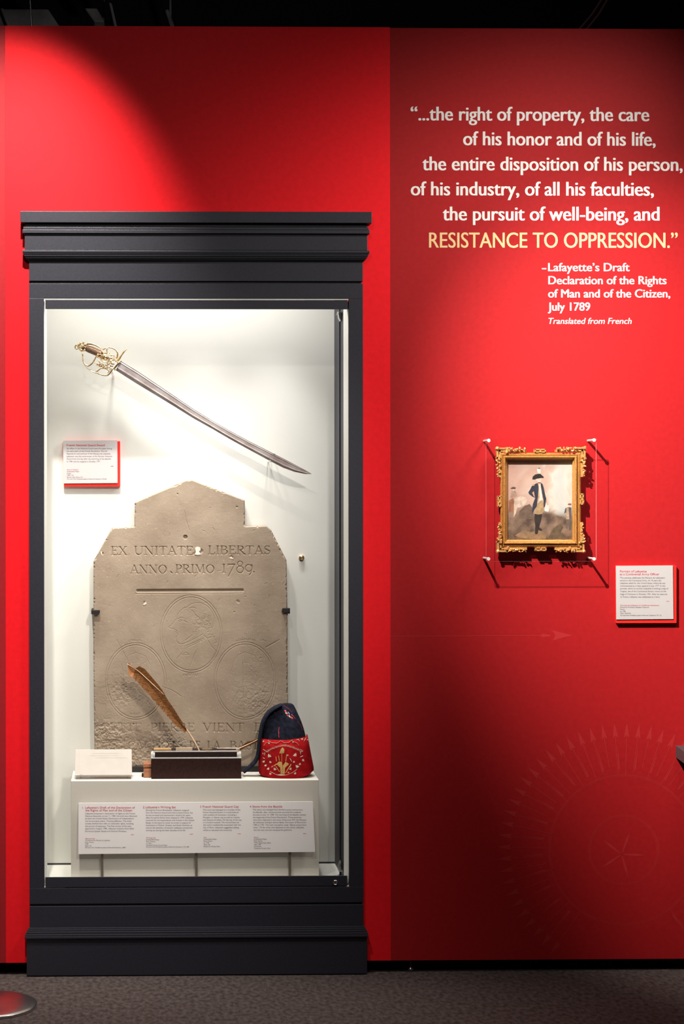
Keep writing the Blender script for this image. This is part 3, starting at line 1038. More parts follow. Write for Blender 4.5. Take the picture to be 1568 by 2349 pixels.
# foot rest of the stone and its two clips
c = MB()
c.pbox(296, 1758, 668, 1771, YS - 0.010, YS - 0.0008)
c.box(P(296, 1765, YS).x, P(668, 1765, YS).x, YS - 0.010, 0.251, ZP, min(v[2] for v in body.v) - 0.0006)
tag(c.obj('stone_ledge', M['clip'], bevel=0.001), 'black metal ledge holding the foot of the carved stone', 'mount')
for x0, x1, lab in ((209, 229, 'black iron clip gripping the left edge of the carved stone'), (646, 665, 'black iron clip gripping the right edge of the carved stone')):
    c = MB()
    left = x0 < 400
    yf = YS - 0.012
    c.pprism([(x0, 1399.5), (x1, 1399.5), (x1, 1404), (x1 - 2, 1410), (x0, 1409)] if left else [(x0 + 2, 1395), (x1, 1395), (x1, 1404), (x0 + 2, 1406), (x0, 1401)], yf, YS - 0.002)
    xa, xb = (P(x0, 1400, yf).x, P(x0 + 4, 1400, yf).x) if left else (P(x1 - 3.5, 1400, yf).x, P(x1, 1400, yf).x)
    if left:
        xb = min(xb, P(213.0, 1400, YS).x)
    else:
        xa = max(xa, P(660.8, 1400, YS).x)
    c.box(xa, xb, yf + 0.002, YB, P(440, 1408, YS).z, P(440, 1397, YS).z)
    tag(c.obj('stone_clip', M['clip'], bevel=0.0012), lab, 'clip', 'pair of clips holding the stone')

# ------------------------------------------------------------------ sword
YW = 0.185
sword = thing('sword', 'curved cavalry sword with gilt hilt hanging on the pale back of the case', 'sword', P(262, 838, YW))
UPP = [(275.5, 827.2), (318, 853), (359, 880.8), (400, 908.6), (443, 938), (487, 965.2), (530, 990), (573.5, 1013.5), (600, 1026.5), (628, 1041), (655, 1054.5), (682, 1068.8), (699, 1077.8), (714, 1086.6)]
LOW = [(265.5, 849.5), (310, 878), (357, 906.5), (400, 932.6), (443, 959.5), (487, 984), (528, 1008), (567, 1029.5), (593, 1043.5), (619, 1057.6), (649, 1073), (675, 1082.4), (699, 1087.2), (714, 1087.6)]


def blade_station(u, l, i, n):
    row = []
    th = 0.0028 * (1 - 0.6 * i / n)
    for tpos, dz in ((0.0, -th * 0.6), (0.09, -th * 0.5), (0.16, -th), (0.24, -th * 0.65), (0.60, -th * 0.75), (0.72, -th * 0.95), (1.0, -0.0003), (1.0, 0.0003), (0.7, th), (0.0, th)):
        row.append(P(u[0] + (l[0] - u[0]) * tpos, u[1] + (l[1] - u[1]) * tpos, YW + dz))
    return row


c = MB()
rows = [blade_station(u, l, i, len(UPP)) for i, (u, l) in enumerate(zip(UPP, LOW))]
k = len(rows[0])
vs = [p for r in rows for p in r]
fs = [(i * k + j, i * k + (j + 1) % k, (i + 1) * k + (j + 1) % k, (i + 1) * k + j) for i in range(len(rows) - 1) for j in range(k)]
fs += [tuple(range(k)), tuple(range((len(rows) - 1) * k, len(rows) * k))]
c.add(vs, fs)
blade = c.obj('blade', M['blade'], sword)
c = MB()
for x, y, r, a0, a1 in ((292, 852, 3.2, 20, 290), (299, 857, 3.4, 200, 470), (306, 860, 3.0, -60, 210), (303, 866, 2.4, 90, 350), (311, 866, 2.6, 150, 420)):
    c.psweep(arc(x, y, r, r, a0, a1, 12), 0.9, YW - 0.0009, rb=0.0004, n=6)
c.obj('etching', M['etch'], blade, smooth=True)
Z9 = lambda pts: [(160 + x / 9.8, 770 + y / 9.8) for x, y in pts]
c = MB()
c.psweep(Z9([(330, 255), (430, 300), (540, 345), (680, 410), (760, 470)]), [7, 8.2, 8.4, 8, 7], YW, rb=[0.010, 0.0115, 0.0115, 0.010, 0.009], n=16, smooth=4)
c.obj('grip', M['grip'], sword, smooth=True)
c = MB()
for i in range(15):
    t = i / 14
    x, y = 350 + 330 * t, 262 + 148 * t
    dx, dy = 0.40, -0.91
    c.psweep(Z9([(x + dx * 76, y + dy * 70), (x + dx * 20, y + dy * 18), (x - dx * 76, y - dy * 76)]), 0.32, [YW - 0.006, YW - 0.0125, YW - 0.006], n=6)
c.obj('grip_wire', mat('copper_wire', (0.42, 0.25, 0.14), 0.4, metal=0.8), sword, smooth=True)
c = MB()
q = P(*Z9([(290, 265)])[0], YW)
c.blob(q, 0.0150, 0.0125, 0.0135, 0.5, 0.03)
c.blob(P(*Z9([(235, 235)])[0], YW), 0.011, 0.010, 0.0105, 0.3, 0.03)
for x, y, r in ((240, 175, 4.2), (310, 150, 4), (350, 200, 4), (225, 250, 5), (260, 330, 5.5), (330, 320, 4.6), (200, 200, 4.6), (300, 230, 5), (350, 260, 4), (180, 230, 3)):
    qq = P(*Z9([(x, y)])[0], YW - 0.006)
    c.blob(qq, r * S(YW) * 0.72, 0.0075, r * S(YW) * 0.62, x * 0.1, 0.10)
c.psweep(Z9(arc(155, 255, 38, 44, 60, 300, 14)), 1.5, YW - 0.003, n=8)
c.psweep(Z9([(370, 190), (450, 180), (540, 200), (620, 235), (710, 300)]), [1.2, 2.6, 2.6, 2.2, 1.2], YW - 0.004, n=8, smooth=3)
c.psweep(Z9([(390, 230), (520, 240), (640, 285), (700, 310)]), 0.7, YW - 0.009, n=6, smooth=3)
c.obj('pommel', M['brass'], sword, smooth=True)
c = MB()
c.psweep(Z9([(280, 385), (288, 450), (292, 540), (320, 620), (370, 664), (430, 672), (500, 620), (550, 550), (590, 470), (620, 430)]), [1.7, 1.5, 1.5, 1.6, 1.8, 2, 1.9, 1.7, 1.6, 1.5], YW - 0.008, n=8, smooth=4)
for x, y in ((283, 420), (289, 490), (290, 530)):
    c.blob(P(*Z9([(x, y)])[0], YW - 0.008), 0.0028, 0.0028, 0.0028)
c.psweep(Z9([(292, 560), (330, 660), (390, 730), (450, 775), (520, 815), (600, 838), (740, 885), (840, 893), (885, 860), (930, 800), (965, 745)]),
         [0.7, 0.6, 0.6, 0.7, 1.3, 1.6, 1.7, 1.7, 1.6, 1.6, 1.8], YW - 0.004, n=8, smooth=4)
c.psweep(Z9([(575, 822), (640, 780), (690, 740), (760, 735), (830, 755), (880, 795), (858, 825)]), [1.3, 1.5, 1.4, 1.3, 1.4, 1.6, 1.4], YW - 0.010, n=8, smooth=4)
c.blob(P(*Z9([(460, 760)])[0], YW - 0.004), 0.0024, 0.0024, 0.0024)
c.blob(P(*Z9([(858, 826)])[0], YW - 0.010), 0.0026, 0.0026, 0.0026)
c.psweep(Z9(arc(885, 420, 190, 155, 205, 400, 20)), [1.5 + 0.9 * i / 20 for i in range(21)], YW + 0.002, n=8)
c.psweep(Z9([(700, 320), (760, 370), (830, 420)]), 1.3, YW - 0.010, n=8)
c.psweep(Z9([(820, 280), (835, 350), (850, 420), (960, 450)]), 1.1, YW - 0.011, n=8, smooth=3)
c.psweep(Z9([(640, 540), (660, 590), (680, 610)]), [1.6, 1.2, 1.0], YW - 0.012, n=8)
c.psweep(Z9([(540, 618), (620, 625), (700, 640)]), [0.6, 1.0, 1.4], YW - 0.012, n=8)
c.obj('hand_guard', M['brass'], sword, smooth=True)
c = MB()
rr = random.Random(11)
for x, y, r in ((640, 480, 3.2), (620, 440, 3), (690, 380, 3.6), (740, 350, 3.4), (650, 650, 3.6), (700, 670, 5), (760, 690, 4.4), (820, 660, 4.4), (880, 640, 4.6), (930, 690, 4),
                (860, 710, 4), (800, 720, 3.4), (910, 560, 4.6), (960, 520, 4.6), (1010, 545, 4.6), (1050, 580, 3.6), (960, 620, 4), (880, 400, 3.2), (930, 430, 3.4), (760, 400, 3.0),
                (700, 430, 2.6), (920, 760, 3), (660, 700, 2.4), (740, 640, 3.0), (610, 660, 2.2), (850, 290, 2.6), (980, 460, 3.2)):
    for k in range(3):
        ox, oy = rr.uniform(-26, 26), rr.uniform(-22, 22)
        c.blob(P(*Z9([(x + ox, y + oy)])[0], YW - 0.010 + rr.uniform(-0.003, 0.003)), r * S() * rr.uniform(0.6, 1.0), 0.0035, r * S() * rr.uniform(0.25, 0.5), rr.uniform(0, 3.14), 0.08, rng=rr)
c.psweep(Z9([(930, 600), (1000, 650)]), 1.4, YW - 0.015, n=8)
c.psweep(Z9([(900, 640), (970, 700)]), 1.4, YW - 0.015, n=8)
c.obj('guard_ornament', M['brass'], sword, smooth=True)


def ell(cx, cy, rx, ry, rot, n=30):
    o = []
    for i in range(n):
        a = 2 * math.pi * i / n
        x, y = rx * math.cos(a), ry * math.sin(a)
        o.append((cx + x * math.cos(rot) - y * math.sin(rot), cy + x * math.sin(rot) + y * math.cos(rot)))
    return o


c = MB()
c.psweep(Z9(ell(792, 515, 102, 84, 0.5)), 1.3, YW - 0.018, n=8, closed=True)
c.psweep(Z9(ell(792, 512, 78, 62, 0.5)), 0.8, YW - 0.019, n=8, closed=True)
c.blob(P(*Z9([(792, 512)])[0], YW - 0.014), 0.0115, 0.0035, 0.0092, -0.5, 0.03)
c.blob(P(*Z9([(805, 490)])[0], YW - 0.017), 0.005, 0.003, 0.0045, -0.5, 0.06)
c.blob(P(*Z9([(790, 535)])[0], YW - 0.017), 0.007, 0.003, 0.003, -0.5, 0.06)
c.obj('medallion', M['brass'], sword, smooth=True)
c = MB()
c.psweep(Z9([(1050, 590), (1110, 520), (1160, 440), (1220, 360), (1288, 288)]), [2.6, 2.4, 1.9, 1.6, 0.5], YW, n=8, smooth=3)
c.obj('quillon', mat('dull_gilt', (0.55, 0.38, 0.16), 0.35, metal=1.0, var=0.3, scale=200), sword, smooth=True)
c = MB()
c.psweep(Z9([(1150, 555), (1070, 650), (985, 755)]), [1.9, 1.9, 2.2], YW, rb=[0.007, 0.008, 0.007], n=10)
c.blob(P(*Z9([(1015, 762)])[0], YW - 0.004), 0.003, 0.004, 0.003)
c.obj('collar', mat('brown_gilt', (0.36, 0.24, 0.12), 0.4, metal=0.9, var=0.3, scale=200), sword, smooth=True)
# wall pegs under the sword
c = MB()
for x, y in ((629, 1040.5), (619.5, 1058.5)):
    a = P(x, y, YW - 0.006)
    c.sweep([(a.x, YW - 0.006, a.z), (a.x, YB - 0.0005, a.z)], 0.0013, n=10)
    c.blob((a.x, YW - 0.006, a.z), 0.0022, 0.002, 0.0022)
tag(c.obj('sword_peg', M['steel'], smooth=True), 'small silver prongs holding the sword blade near its tip', 'mount')
c = MB()
a = P(256, 852, YW + 0.002)
c.sweep([(a.x, YW - 0.004, a.z - 0.0016), (a.x + 0.003, YB - 0.0005, a.z - 0.012)], 0.004, n=12)
a2 = P(205, 822, YW)
tag(c.obj('sword_peg', M['acryledge'], smooth=True), 'clear peg behind the hilt, holding up the guard of the sword', 'mount')


# ------------------------------------------------------------------ object labels
def card_text(rows, dash, Y, caps, parent):
    """heading, story, rule and caption printed on a card"""
    cut = next(i for i, r in enumerate(rows) if r[0] == 'r')
    hd = [r for r in rows if r[0] == 't']
    for nm, rr_, lab in (('heading_text', hd, 'red heading'), ('story_text', rows[len(hd):cut], None), ('caption_text', rows[cut:], None)):
        q = MB()
        write(q, rr_, Y, *caps)
        o = text_obj(q, nm, [M['redink'], M['ink']], parent)
        if lab:
            o['label'] = lab
    q = MB()
    flat(q, dash, Y, 0)
    text_obj(q, 'printed_dash', [M['redink']], parent)


def write(mb, rows, Y, title_cap, body_cap, small_cap, tf=None):
    for kind, text, x0, x1, base in rows:
        mi, cap, bold, sh = {'t': (0, title_cap, 0.006, 0), 'b': (1, body_cap, 0.0, 0), 's': (1, small_cap, 0.0, 0),
                             'r': (0, small_cap, 0.0, 0.15)}[kind]
        line(mb, text, x0, x1, base, cap, Y, mi, bold, sh, tf=tf)


FOND = 'On Loan from Fondation Josée et René de Chambrun, '
YC = 0.262
c = MB()
c.pbox(146.5, 1012, 275.3, 1116.5, YC + 0.003, YB - 0.0004)
lab1 = c.obj('object_label', M['labelred'], bevel=0.0006)
tag(lab1, 'white text card on a red board hanging below the sword hilt', 'label')
c = MB()
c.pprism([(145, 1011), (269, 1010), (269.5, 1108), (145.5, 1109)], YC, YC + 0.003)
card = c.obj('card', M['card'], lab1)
card_text([('t', 'French National Guard Sword', 152.8, 240, 1023.2),
          ('b', 'An officer in the National Guard used this saber during', 152.8, 256.7, 1030.4),
          ('b', 'the early years of the French Revolution. The hilt', 152.8, 245.8, 1036.4),
          ('b', 'features an oval portrait of the Marquis de Lafayette.', 152.8, 254, 1042.3),
          ('b', 'Lafayette was the commander of the Parisian National', 152.8, 257.3, 1048.3),
          ('b', 'Guard from the day after the storming of the Bastille', 152.8, 254, 1054.2),
          ('b', 'in 1789 until he resigned in October 1791.', 153, 230.5, 1060.2),
          ('r', 'Sword (Saber)', 153.4, 180, 1078.6), ('s', 'Unidentified Maker', 153.4, 182, 1082.9), ('s', 'France', 153.4, 163, 1087.2),
          ('s', '1789–1791', 153.6, 168.8, 1091.5), ('s', 'Bronze, Steel, Brass, Iron', 153.6, 190.2, 1095.7),
          ('s', FOND + '75.4.26', 153.8, 244.3, 1099.9)], [(254, 1069.9), (254, 1069.0), (260, 1068.9), (260, 1069.8)], YC - 0.0004, (4.4, 3.3, 2.7), card)

YC2 = -0.016
c = MB()
c.pbox(1413, 1297.5, 1551, 1429.5, YC2 + 0.003, -0.0004)
lab2 = c.obj('object_label', M['labelred'], bevel=0.0006)
tag(lab2, 'white text card on a red board at the lower right of the framed portrait', 'label')
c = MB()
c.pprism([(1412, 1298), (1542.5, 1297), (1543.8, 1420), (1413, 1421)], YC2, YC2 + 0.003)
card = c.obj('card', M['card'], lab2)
card_text([('t', 'Portrait of Lafayette', 1421, 1482, 1312.7), ('t', 'as a Continental Army Officer', 1421, 1511, 1319.3),
          ('b', 'This painting celebrates the Marquis de Lafayette’s', 1421.3, 1524, 1327.0),
          ('b', 'service in the Continental Army. At 19 years old,', 1421.3, 1516.2, 1333.3),
          ('b', 'Lafayette sailed for the United States where he was', 1421.3, 1525, 1339.3),
          ('b', 'commissioned as a major general in July 1777. In this', 1421.3, 1524.8, 1345.6),
          ('b', 'portrait, which he owned, Lafayette is holding a map of', 1421.4, 1531.9, 1351.7),
          ('b', 'Virginia, site of the Continental Army’s victory at the', 1421.6, 1527, 1358),
          ('b', 'Siege of Yorktown in October 1781. After he returned', 1421.6, 1529, 1364.6),
          ('b', 'to France, Lafayette was celebrated as a hero.', 1421.8, 1513, 1370.8),
          ('r', 'Portrait de Lafayette en Uniforme Américain', 1422, 1510.5, 1389.9), ('s', 'Painted by Francesco Giuseppe Casanova', 1421.6, 1487.6, 1394.2),
          ('s', 'France', 1421.6, 1432, 1399), ('s', 'ca. 1785', 1421.8, 1433.7, 1403.7), ('s', 'Paper, Gouache', 1422, 1446, 1408),
          ('s', FOND + '75.1.32', 1421.8, 1516, 1412.8)], [(1527.3, 1379.9), (1527.3, 1379.1), (1534, 1379.0), (1534, 1379.8)], YC2 - 0.0004, (4.6, 3.4, 2.8), card)

# reading rail in front of the plinth, on three thin legs
YR0, YR1 = 0.036, 0.026     # top edge further back than the bottom edge
rail = thing('reading_rail', 'long white four column text panel on thin legs before the plinth', 'text panel', P(450, 2008, 0.034))


def tilt(qv):
    """lean the panel: the lower it is the nearer it stands"""
    zt, zb = P(450, 1840, YR0).z, P(450, 1955, YR0).z
    t = (zt - qv.z) / (zt - zb)
    return Vector((qv.x, qv.y - 0.012 * t, qv.z))


c = MB()
pan = [(180, 1842), (717, 1838.5), (721.5, 1952.5), (180, 1957.5)]
vs = [tilt(P(x, y, YR0)) for x, y in pan]
vs += [v + Vector((0, 0.003, 0.0)) for v in vs]
c.add(vs, [(0, 1, 2, 3), (7, 6, 5, 4), (0, 4, 5, 1), (1, 5, 6, 2), (2, 6, 7, 3), (3, 7, 4, 0)])
panel = c.obj('panel', M['white'], rail)
cols = [[('t', '1.', 188.8, 192, 1854.6), ('t', 'Lafayette’s Draft of the Declaration of', 195.5, 309.2, 1854.4), ('t', 'the Rights of Man and of the Citizen', 195.5, 302.7, 1860.8),
          ('b', 'Lafayette presented a declaration of rights to the French', 195.5, 309.7, 1867.4),
          ('b', 'National Assembly on July 11, 1789. His draft was influenced', 195.5, 314, 1873.0),
          ('b', 'by both the United States Declaration of Independence', 195.5, 306.5, 1878.6),
          ('b', 'and its principal author, Thomas Jefferson. The initial', 195.5, 301, 1884.3),
          ('b', 'articles drafted here refer to inalienable rights, including', 195.5, 306, 1890.0),
          ('b', 'the pursuit of happiness. The final version of the text,', 195.5, 301.5, 1895.8),
          ('b', 'approved in August 1789, reflected revisions from Abbé', 195.5, 307, 1901.4),
          ('b', 'Emmanuel Joseph Sieyès and Honoré Mirabeau.', 195.5, 290.6, 1907.2),
          ('r', 'Manuscript', 195.5, 217.9, 1923.7), ('s', 'Written by the Marquis de Lafayette', 195.5, 252.4, 1927.6), ('s', 'Paris, France', 195.5, 215, 1931.9),
          ('s', '1789', 195.5, 202.6, 1936), ('s', 'Paper, Ink', 195.5, 210, 1940), ('s', FOND + '388-F', 195.5, 288.7, 1943.8)],
        [('t', '2.', 328, 332, 1853.6), ('t', 'Lafayette’s Writing Set', 334, 403, 1853.5),
          ('b', 'During the French Revolution, Lafayette resigned', 334.4, 433, 1859.8),
          ('b', 'from the National Guard and tried to leave France, but', 334.4, 442, 1865.5),
          ('b', 'he was arrested and imprisoned in Austria for years.', 334.4, 437, 1871.2),
          ('b', 'After he and his family were released in 1797, Lafayette', 334.4, 442, 1876.9),
          ('b', 'resumed his correspondence with friends in the United', 334.4, 444.6, 1882.6),
          ('b', 'States. In the years to come, he wrote in support of', 334.4, 437, 1888.3),
          ('b', 'revolutions in Poland, Greece, and South America, as', 334.4, 440.4, 1893.8),
          ('b', 'well as the abolition of slavery. Lafayette owned this', 334.4, 440.8, 1899.6),
          ('b', 'writing set during the later decades of his life.', 334.6, 425.5, 1905.3),
          ('r', 'Writing Set', 335, 357, 1922), ('s', 'Unidentified Maker', 335, 365.6, 1926.2), ('s', 'Paris, France', 335, 355.7, 1930.4), ('s', 'ca. 1815', 335, 347, 1934.6),
          ('s', 'Varnished Wood, Colored Metal', 335, 383, 1938.6), ('s', FOND + '75.4.188', 335, 432.8, 1942.4)],
        [('t', '3.', 458.7, 462, 1852.3), ('t', 'French National Guard Cap', 464.6, 547, 1852.2),
          ('b', 'This wool cap belonged to a member of the', 465.4, 551, 1859), ('b', 'French National Guard. It is embroidered', 465.4, 546.6, 1864.7),
          ('b', 'with symbols of revolution, including a', 465.4, 542.3, 1870.4), ('b', 'Phrygian, or liberty, cap as well as a scythe', 465.5, 549.4, 1876.1),
          ('b', 'and sheaves of wheat. On the top of the cap', 465.5, 553.4, 1881.8), ('b', 'is a tricolor cockade. The red and blue are', 465.6, 547.6, 1887.4),
          ('b', 'the colors traditionally associated with the', 465.6, 551.8, 1893.1), ('b', 'city of Paris. Lafayette suggested adding', 465.7, 547.4, 1899),
          ('b', 'white to represent the monarchy.', 465.8, 532, 1904.8),
          ('r', 'Cap', 466.4, 473, 1921), ('s', 'Unidentified Maker', 466.4, 496.6, 1925), ('s', 'Paris, France', 466.4, 486.3, 1929.2), ('s', 'ca. 1790', 466.6, 478.8, 1933.3),
          ('s', 'Wool, Silk', 466.6, 481.8, 1937.6), ('s', 'Musée de l’Armée, Paris', 466.7, 503.7, 1941.6)],
        [('t', '4.', 572.7, 577, 1852.1), ('t', 'Stone from the Bastille', 578.7, 647, 1852),
          ('b', 'This stone was salvaged from the Paris prison and armory,', 579.5, 694.3, 1858.7), ('b', 'the Bastille, after revolutionaries stormed the medieval', 579.5, 689.4, 1864.5),
          ('b', 'fortress on July 14, 1789. The storming of the Bastille marked', 579.6, 700.5, 1870.2), ('b', 'the beginning of the French Revolution. Three portraits', 579.8, 690.6, 1876),
          ('b', 'were later engraved in the stone: King Louis XVI, the Marquis', 580, 701.6, 1881.7), ('b', 'de Lafayette, and Jean Sylvain Bailly, the mayor of Paris from', 580.2, 701.3, 1887.4),
          ('b', '1789 to 1791. The Latin inscription reads “liberty comes from', 580.4, 701.8, 1893.1), ('b', 'unity.” Of the three men depicted on this stone, Lafayette', 580.6, 696, 1898.8),
          ('b', 'was the only one who escaped the guillotine.', 580.8, 669.2, 1904.5),
          ('r', 'Stone', 581.6, 592, 1920.9), ('s', 'Unidentified Maker', 581.6, 611.5, 1924.9), ('s', 'Paris, France', 581.6, 601, 1929), ('s', '1370s; Engravings added', 581.8, 620, 1933.2),
          ('s', 'after 1789', 582, 597.7, 1937.4), ('s', 'Limestone', 582, 598.5, 1941.4), ('s', 'Musée de l’Armée, Paris', 582.2, 619, 1945.5)]]
for n_, (x, y) in enumerate(((300, 1914), (435, 1912.6), (545, 1912), (694, 1911.6))):
    q = MB()
    write(q, cols[n_], YR0 - 0.0004, 4.5, 3.2, 2.7, tilt)
    vs = [tilt(P(xx, yy, YR0 - 0.0004)) for xx, yy in ((x, y), (x, y - 0.8), (x + 7, y - 0.9), (x + 7, y - 0.1))]
    q.add(vs, [(0, 1, 2, 3)], 0)
    text_obj(q, 'text_column', [M['redink'], M['ink']], panel)
for x in (234, 450, 664):
    c = MB()
    a = P(x, 1950, YR0)
    hw = 3.0 * S()
    c.box(a.x - hw, a.x + hw, YR0 - 0.006, YR0 - 0.003, IZ0, P(x, 1950, YR0).z)
    c.box(a.x - hw, a.x + hw, YR0 - 0.006, YR0 + 0.010, IZ0, IZ0 + 0.002)
    c.obj('leg', M['leg'], rail)

# ------------------------------------------------------------------ document on its stand
YD = 0.078
dst = thing('document_stand', 'clear acrylic easel carrying a pale page at the left end of the plinth', 'stand', (P(237, 1785, YD).x, YD, ZP))
lean = lambda x, y, off=0.0: P(x, y, YD + 0.006 + (1782 - y) * 0.00055 + off)
c = MB()
vs = [lean(171.5, 1776.8), lean(302.6, 1777.6), lean(301.8, 1719.2), lean(173.4, 1719.8)]
vs += [v + Vector((0, 0.0012, 0.0004)) for v in vs]
FB = [(0, 1, 2, 3), (7, 6, 5, 4), (0, 4, 5, 1), (1, 5, 6, 2), (2, 6, 7, 3), (3, 7, 4, 0)]
c.add(vs, FB)
page = c.obj('document', M['paper'])
tag(page, 'pale written page tilted on an acrylic stand at the left end of the plinth', 'document')
q = MB()
for x0, x1, y in ((212, 272, 1728), (218, 292, 1738), (205, 270, 1733)):
    vs = [lean(xx, yy, -0.0003) for xx, yy in ((x0, y + 0.5), (x1, y + 0.5), (x1, y - 0.5), (x0, y - 0.5))]
    q.add(vs, [(0, 1, 2, 3)])
for xx0, xx1 in ((291, 291.8), (182, 182.6)):
    q.add([lean(xx0, 1775, -0.0003), lean(xx1, 1775, -0.0003), lean(xx1, 1722, -0.0003), lean(xx0, 1722, -0.0003)], [(0, 1, 2, 3)])
q.obj('ink_line', mat('faded_ink', (0.57, 0.52, 0.475), 0.9), page)
c = MB()
vs = [lean(171.0, 1782.5, 0.0016), lean(303.0, 1782.5, 0.0016), lean(302.4, 1718.6, 0.0016), lean(172.8, 1719, 0.0016)]
vs += [v + Vector((0, 0.003, 0.0)) for v in vs]
c.add(vs, FB)
c.obj('back_plate', M['acrylic'], dst)
c = MB()
c.pbox(171, 1778.2, 303, 1782.0, YD - 0.002, YD + 0.0075)
c.obj('lip', edge_mat('grey_acrylic', (0.42, 0.38, 0.33), 0.55), dst, bevel=0.0008)
c = MB()
zb = P(237, 1781.8, YD).z
for x in (183, 290):
    xa = P(x, 1780, YD).x
    c.prism([(YD + 0.010, ZP), (YD + 0.075, ZP), (YD + 0.0405, P(237, 1735, YD + 0.035).z)], xa, xa + 0.004)
c.v = [(y, x, z) for x, y, z in c.v]
c.box(P(174, 1780, YD).x, P(300, 1780, YD).x, YD, YD + 0.07, ZP, ZP + 0.003)
c.obj('foot', edge_mat('shaded_acrylic', (0.30, 0.24, 0.21), 0.6), dst)

# ------------------------------------------------------------------ writing box and quills
YX = 0.078
zx = lambda y, Y=YX: P(450, y, Y).z
bx = lambda x, Y=YX: P(x, 1760, Y).x
box = thing('writing_box', 'dark maroon leather writing box with silver edging in the middle of the plinth', 'box', (bx(450), YX + 0.05, ZP))
c = MB()
c.box(bx(347), bx(553), YX, YX + 0.11, ZP, zx(1740.5))
c.box(bx(348.5), bx(551.5), YX - 0.0008, YX, ZP + 0.0055, ZP + 0.007)
c.obj('body', M['leather'], box, bevel=0.0008)
c = MB()
yy = YX + 0.014
c.box(bx(351), bx(545), yy, YX + 0.10, zx(1740.5), P(450, 1725, yy).z)
c.obj('inner_tray', M['boxdark'], box)
c = MB()
c.box(bx(346.6), bx(553.4), YX - 0.001, YX + 0.003, zx(1740.5), zx(1737.6))
c.box(bx(348), bx(546), yy - 0.001, yy + 0.003, P(450, 1725, yy).z, P(450, 1722.6, yy).z)
for x in (347, 548):
    c.box(bx(x), bx(x + 2), YX + 0.003, YX + 0.11, zx(1740.5), zx(1739))
o = c.obj('edging', mat('silver_edging', (0.80, 0.79, 0.77), 0.3, metal=0.6), box, bevel=0.0004)
o['label'] = 'silver edging'
for x in (347.5, 548.5):
    c = MB()
    a = P(x + 1.2, 1731, YX + 0.008)
    c.sweep([(a.x, YX + 0.008, zx(1740.5)), (a.x, YX + 0.008, P(450, 1724, YX + 0.008).z)], 0.0042, n=16)
    c.sweep([(a.x + (0.006 if x < 400 else -0.006), YX + 0.010, zx(1740.5)), (a.x + (0.006 if x < 400 else -0.006), YX + 0.010, P(450, 1726, YX + 0.010).z)], 0.0028, n=16)
    c.obj('corner_post', edge_mat('clear_post_%d' % int(x), (0.85, 0.82, 0.78), 0.55), box, smooth=True)
yt = YX + 0.05
zt = P(450, 1725, yy).z
c = MB()
c.pbox(352, 1718.3, 393, 1726, yt, yt + 0.03)
c.obj('compartment', M['tan'], box, bevel=0.001)
c = MB()
c.pbox(403, 1714.8, 441, 1726, yt, yt + 0.006)
c.obj('pen_rest', M['bone'], box, bevel=0.0008)
c = MB()
a = P(475, 1720, yt)
c.lathe([(0.015, 0.0), (0.015, 0.008), (0.0175, 0.0085), (0.0175, 0.0105), (0.005, 0.012)], (a.x, yt, P(475, 1725.5, yt).z), 24)
c.obj('inkwell', M['brass'], box, smooth=False)
c = MB()
c.pbox(500, 1718.5, 541, 1726, yt, yt + 0.03)
c.pbox(497, 1716, 545, 1718.6, yt - 0.002, yt + 0.002, 1)
c.pbox(497, 1716, 499, 1726, yt - 0.002, yt + 0.032, 1)
c.obj('compartment', [M['wood'], M['steel']], box, bevel=0.0005)
c = MB()
c.pbox(328.5, 1752, 346.6, 1760.5, YX + 0.028, YX + 0.085)
c.pbox(330.5, 1760.5, 346.6, 1764, YX + 0.032, YX + 0.085)
c.box(P(329, 1770, YX + 0.026).x, P(346.6, 1770, YX + 0.026).x, YX + 0.026, YX + 0.085, ZP + 0.001, P(340, 1764, YX + 0.026).z)
c.box(bx(325), bx(346.6), YX + 0.040, YX + 0.085, ZP, ZP + 0.006, 1)
c.obj('side_drawer', [M['wood'], M['boxdark']], box, bevel=0.001)


def feather(name, label, shaft, upper, lower, Y0, Y1, tipcol, seed, bright=False):
    """quill: shaft, plus a vane of separate barbs between the upper and lower outline"""
    rg = random.Random(seed)
    root = thing(name, label, 'quill', P(*shaft[-1], Y1))
    ks = len(shaft)
    c = MB()
    c.psweep(shaft, [0.7 + 1.1 * i / (ks - 1) for i in range(ks)], [Y0 + (Y1 - Y0) * i / (ks - 1) for i in range(ks)], n=8, smooth=4)
    c.obj('shaft', M['quill'], root, smooth=True)
    up = np.array(upper, float)
    lo = np.array(lower, float)

    def at(arr, t):
        d = np.r_[0, np.cumsum(np.hypot(*np.diff(arr, axis=0).T))]
        s = t * d[-1]
        return np.interp(s, d, arr[:, 0]), np.interp(s, d, arr[:, 1])

    c = MB()
    n = 190
    t = 0.0
    for i in range(n):
        t0, t1 = i / n, (i + 1.35) / n
        cut = rg.uniform(0.9, 1.0) if rg.random() > 0.12 else rg.uniform(0.72, 0.9)
        yj = rg.uniform(-0.0008, 0.0008)
        q = []
        for tt, s in ((t0, 0), (t0, 0.5), (t0, 1), (t1, 1), (t1, 0.5), (t1, 0)):
            tt = min(tt, 1)
            a, b = at(up, tt), at(lo, min(tt, 1))
            k = (cut if s == 1 else s)
            x, y = a[0] + (b[0] - a[0]) * k, a[1] + (b[1] - a[1]) * k
            yy = Y0 + (Y1 - Y0) * tt + yj + (0.004 if s == 0.5 else 0.0)
            q.append(P(x, y, yy))
        c.add(q, [(0, 1, 4, 5), (1, 2, 3, 4)], 1 if i / n < tipcol else 0)
    o = c.obj('vane', [M['feather'], M['feathertip']], root)
    so = o.modifiers.new('thick', 'SOLIDIFY')
    so.thickness = 0.0004
    return root


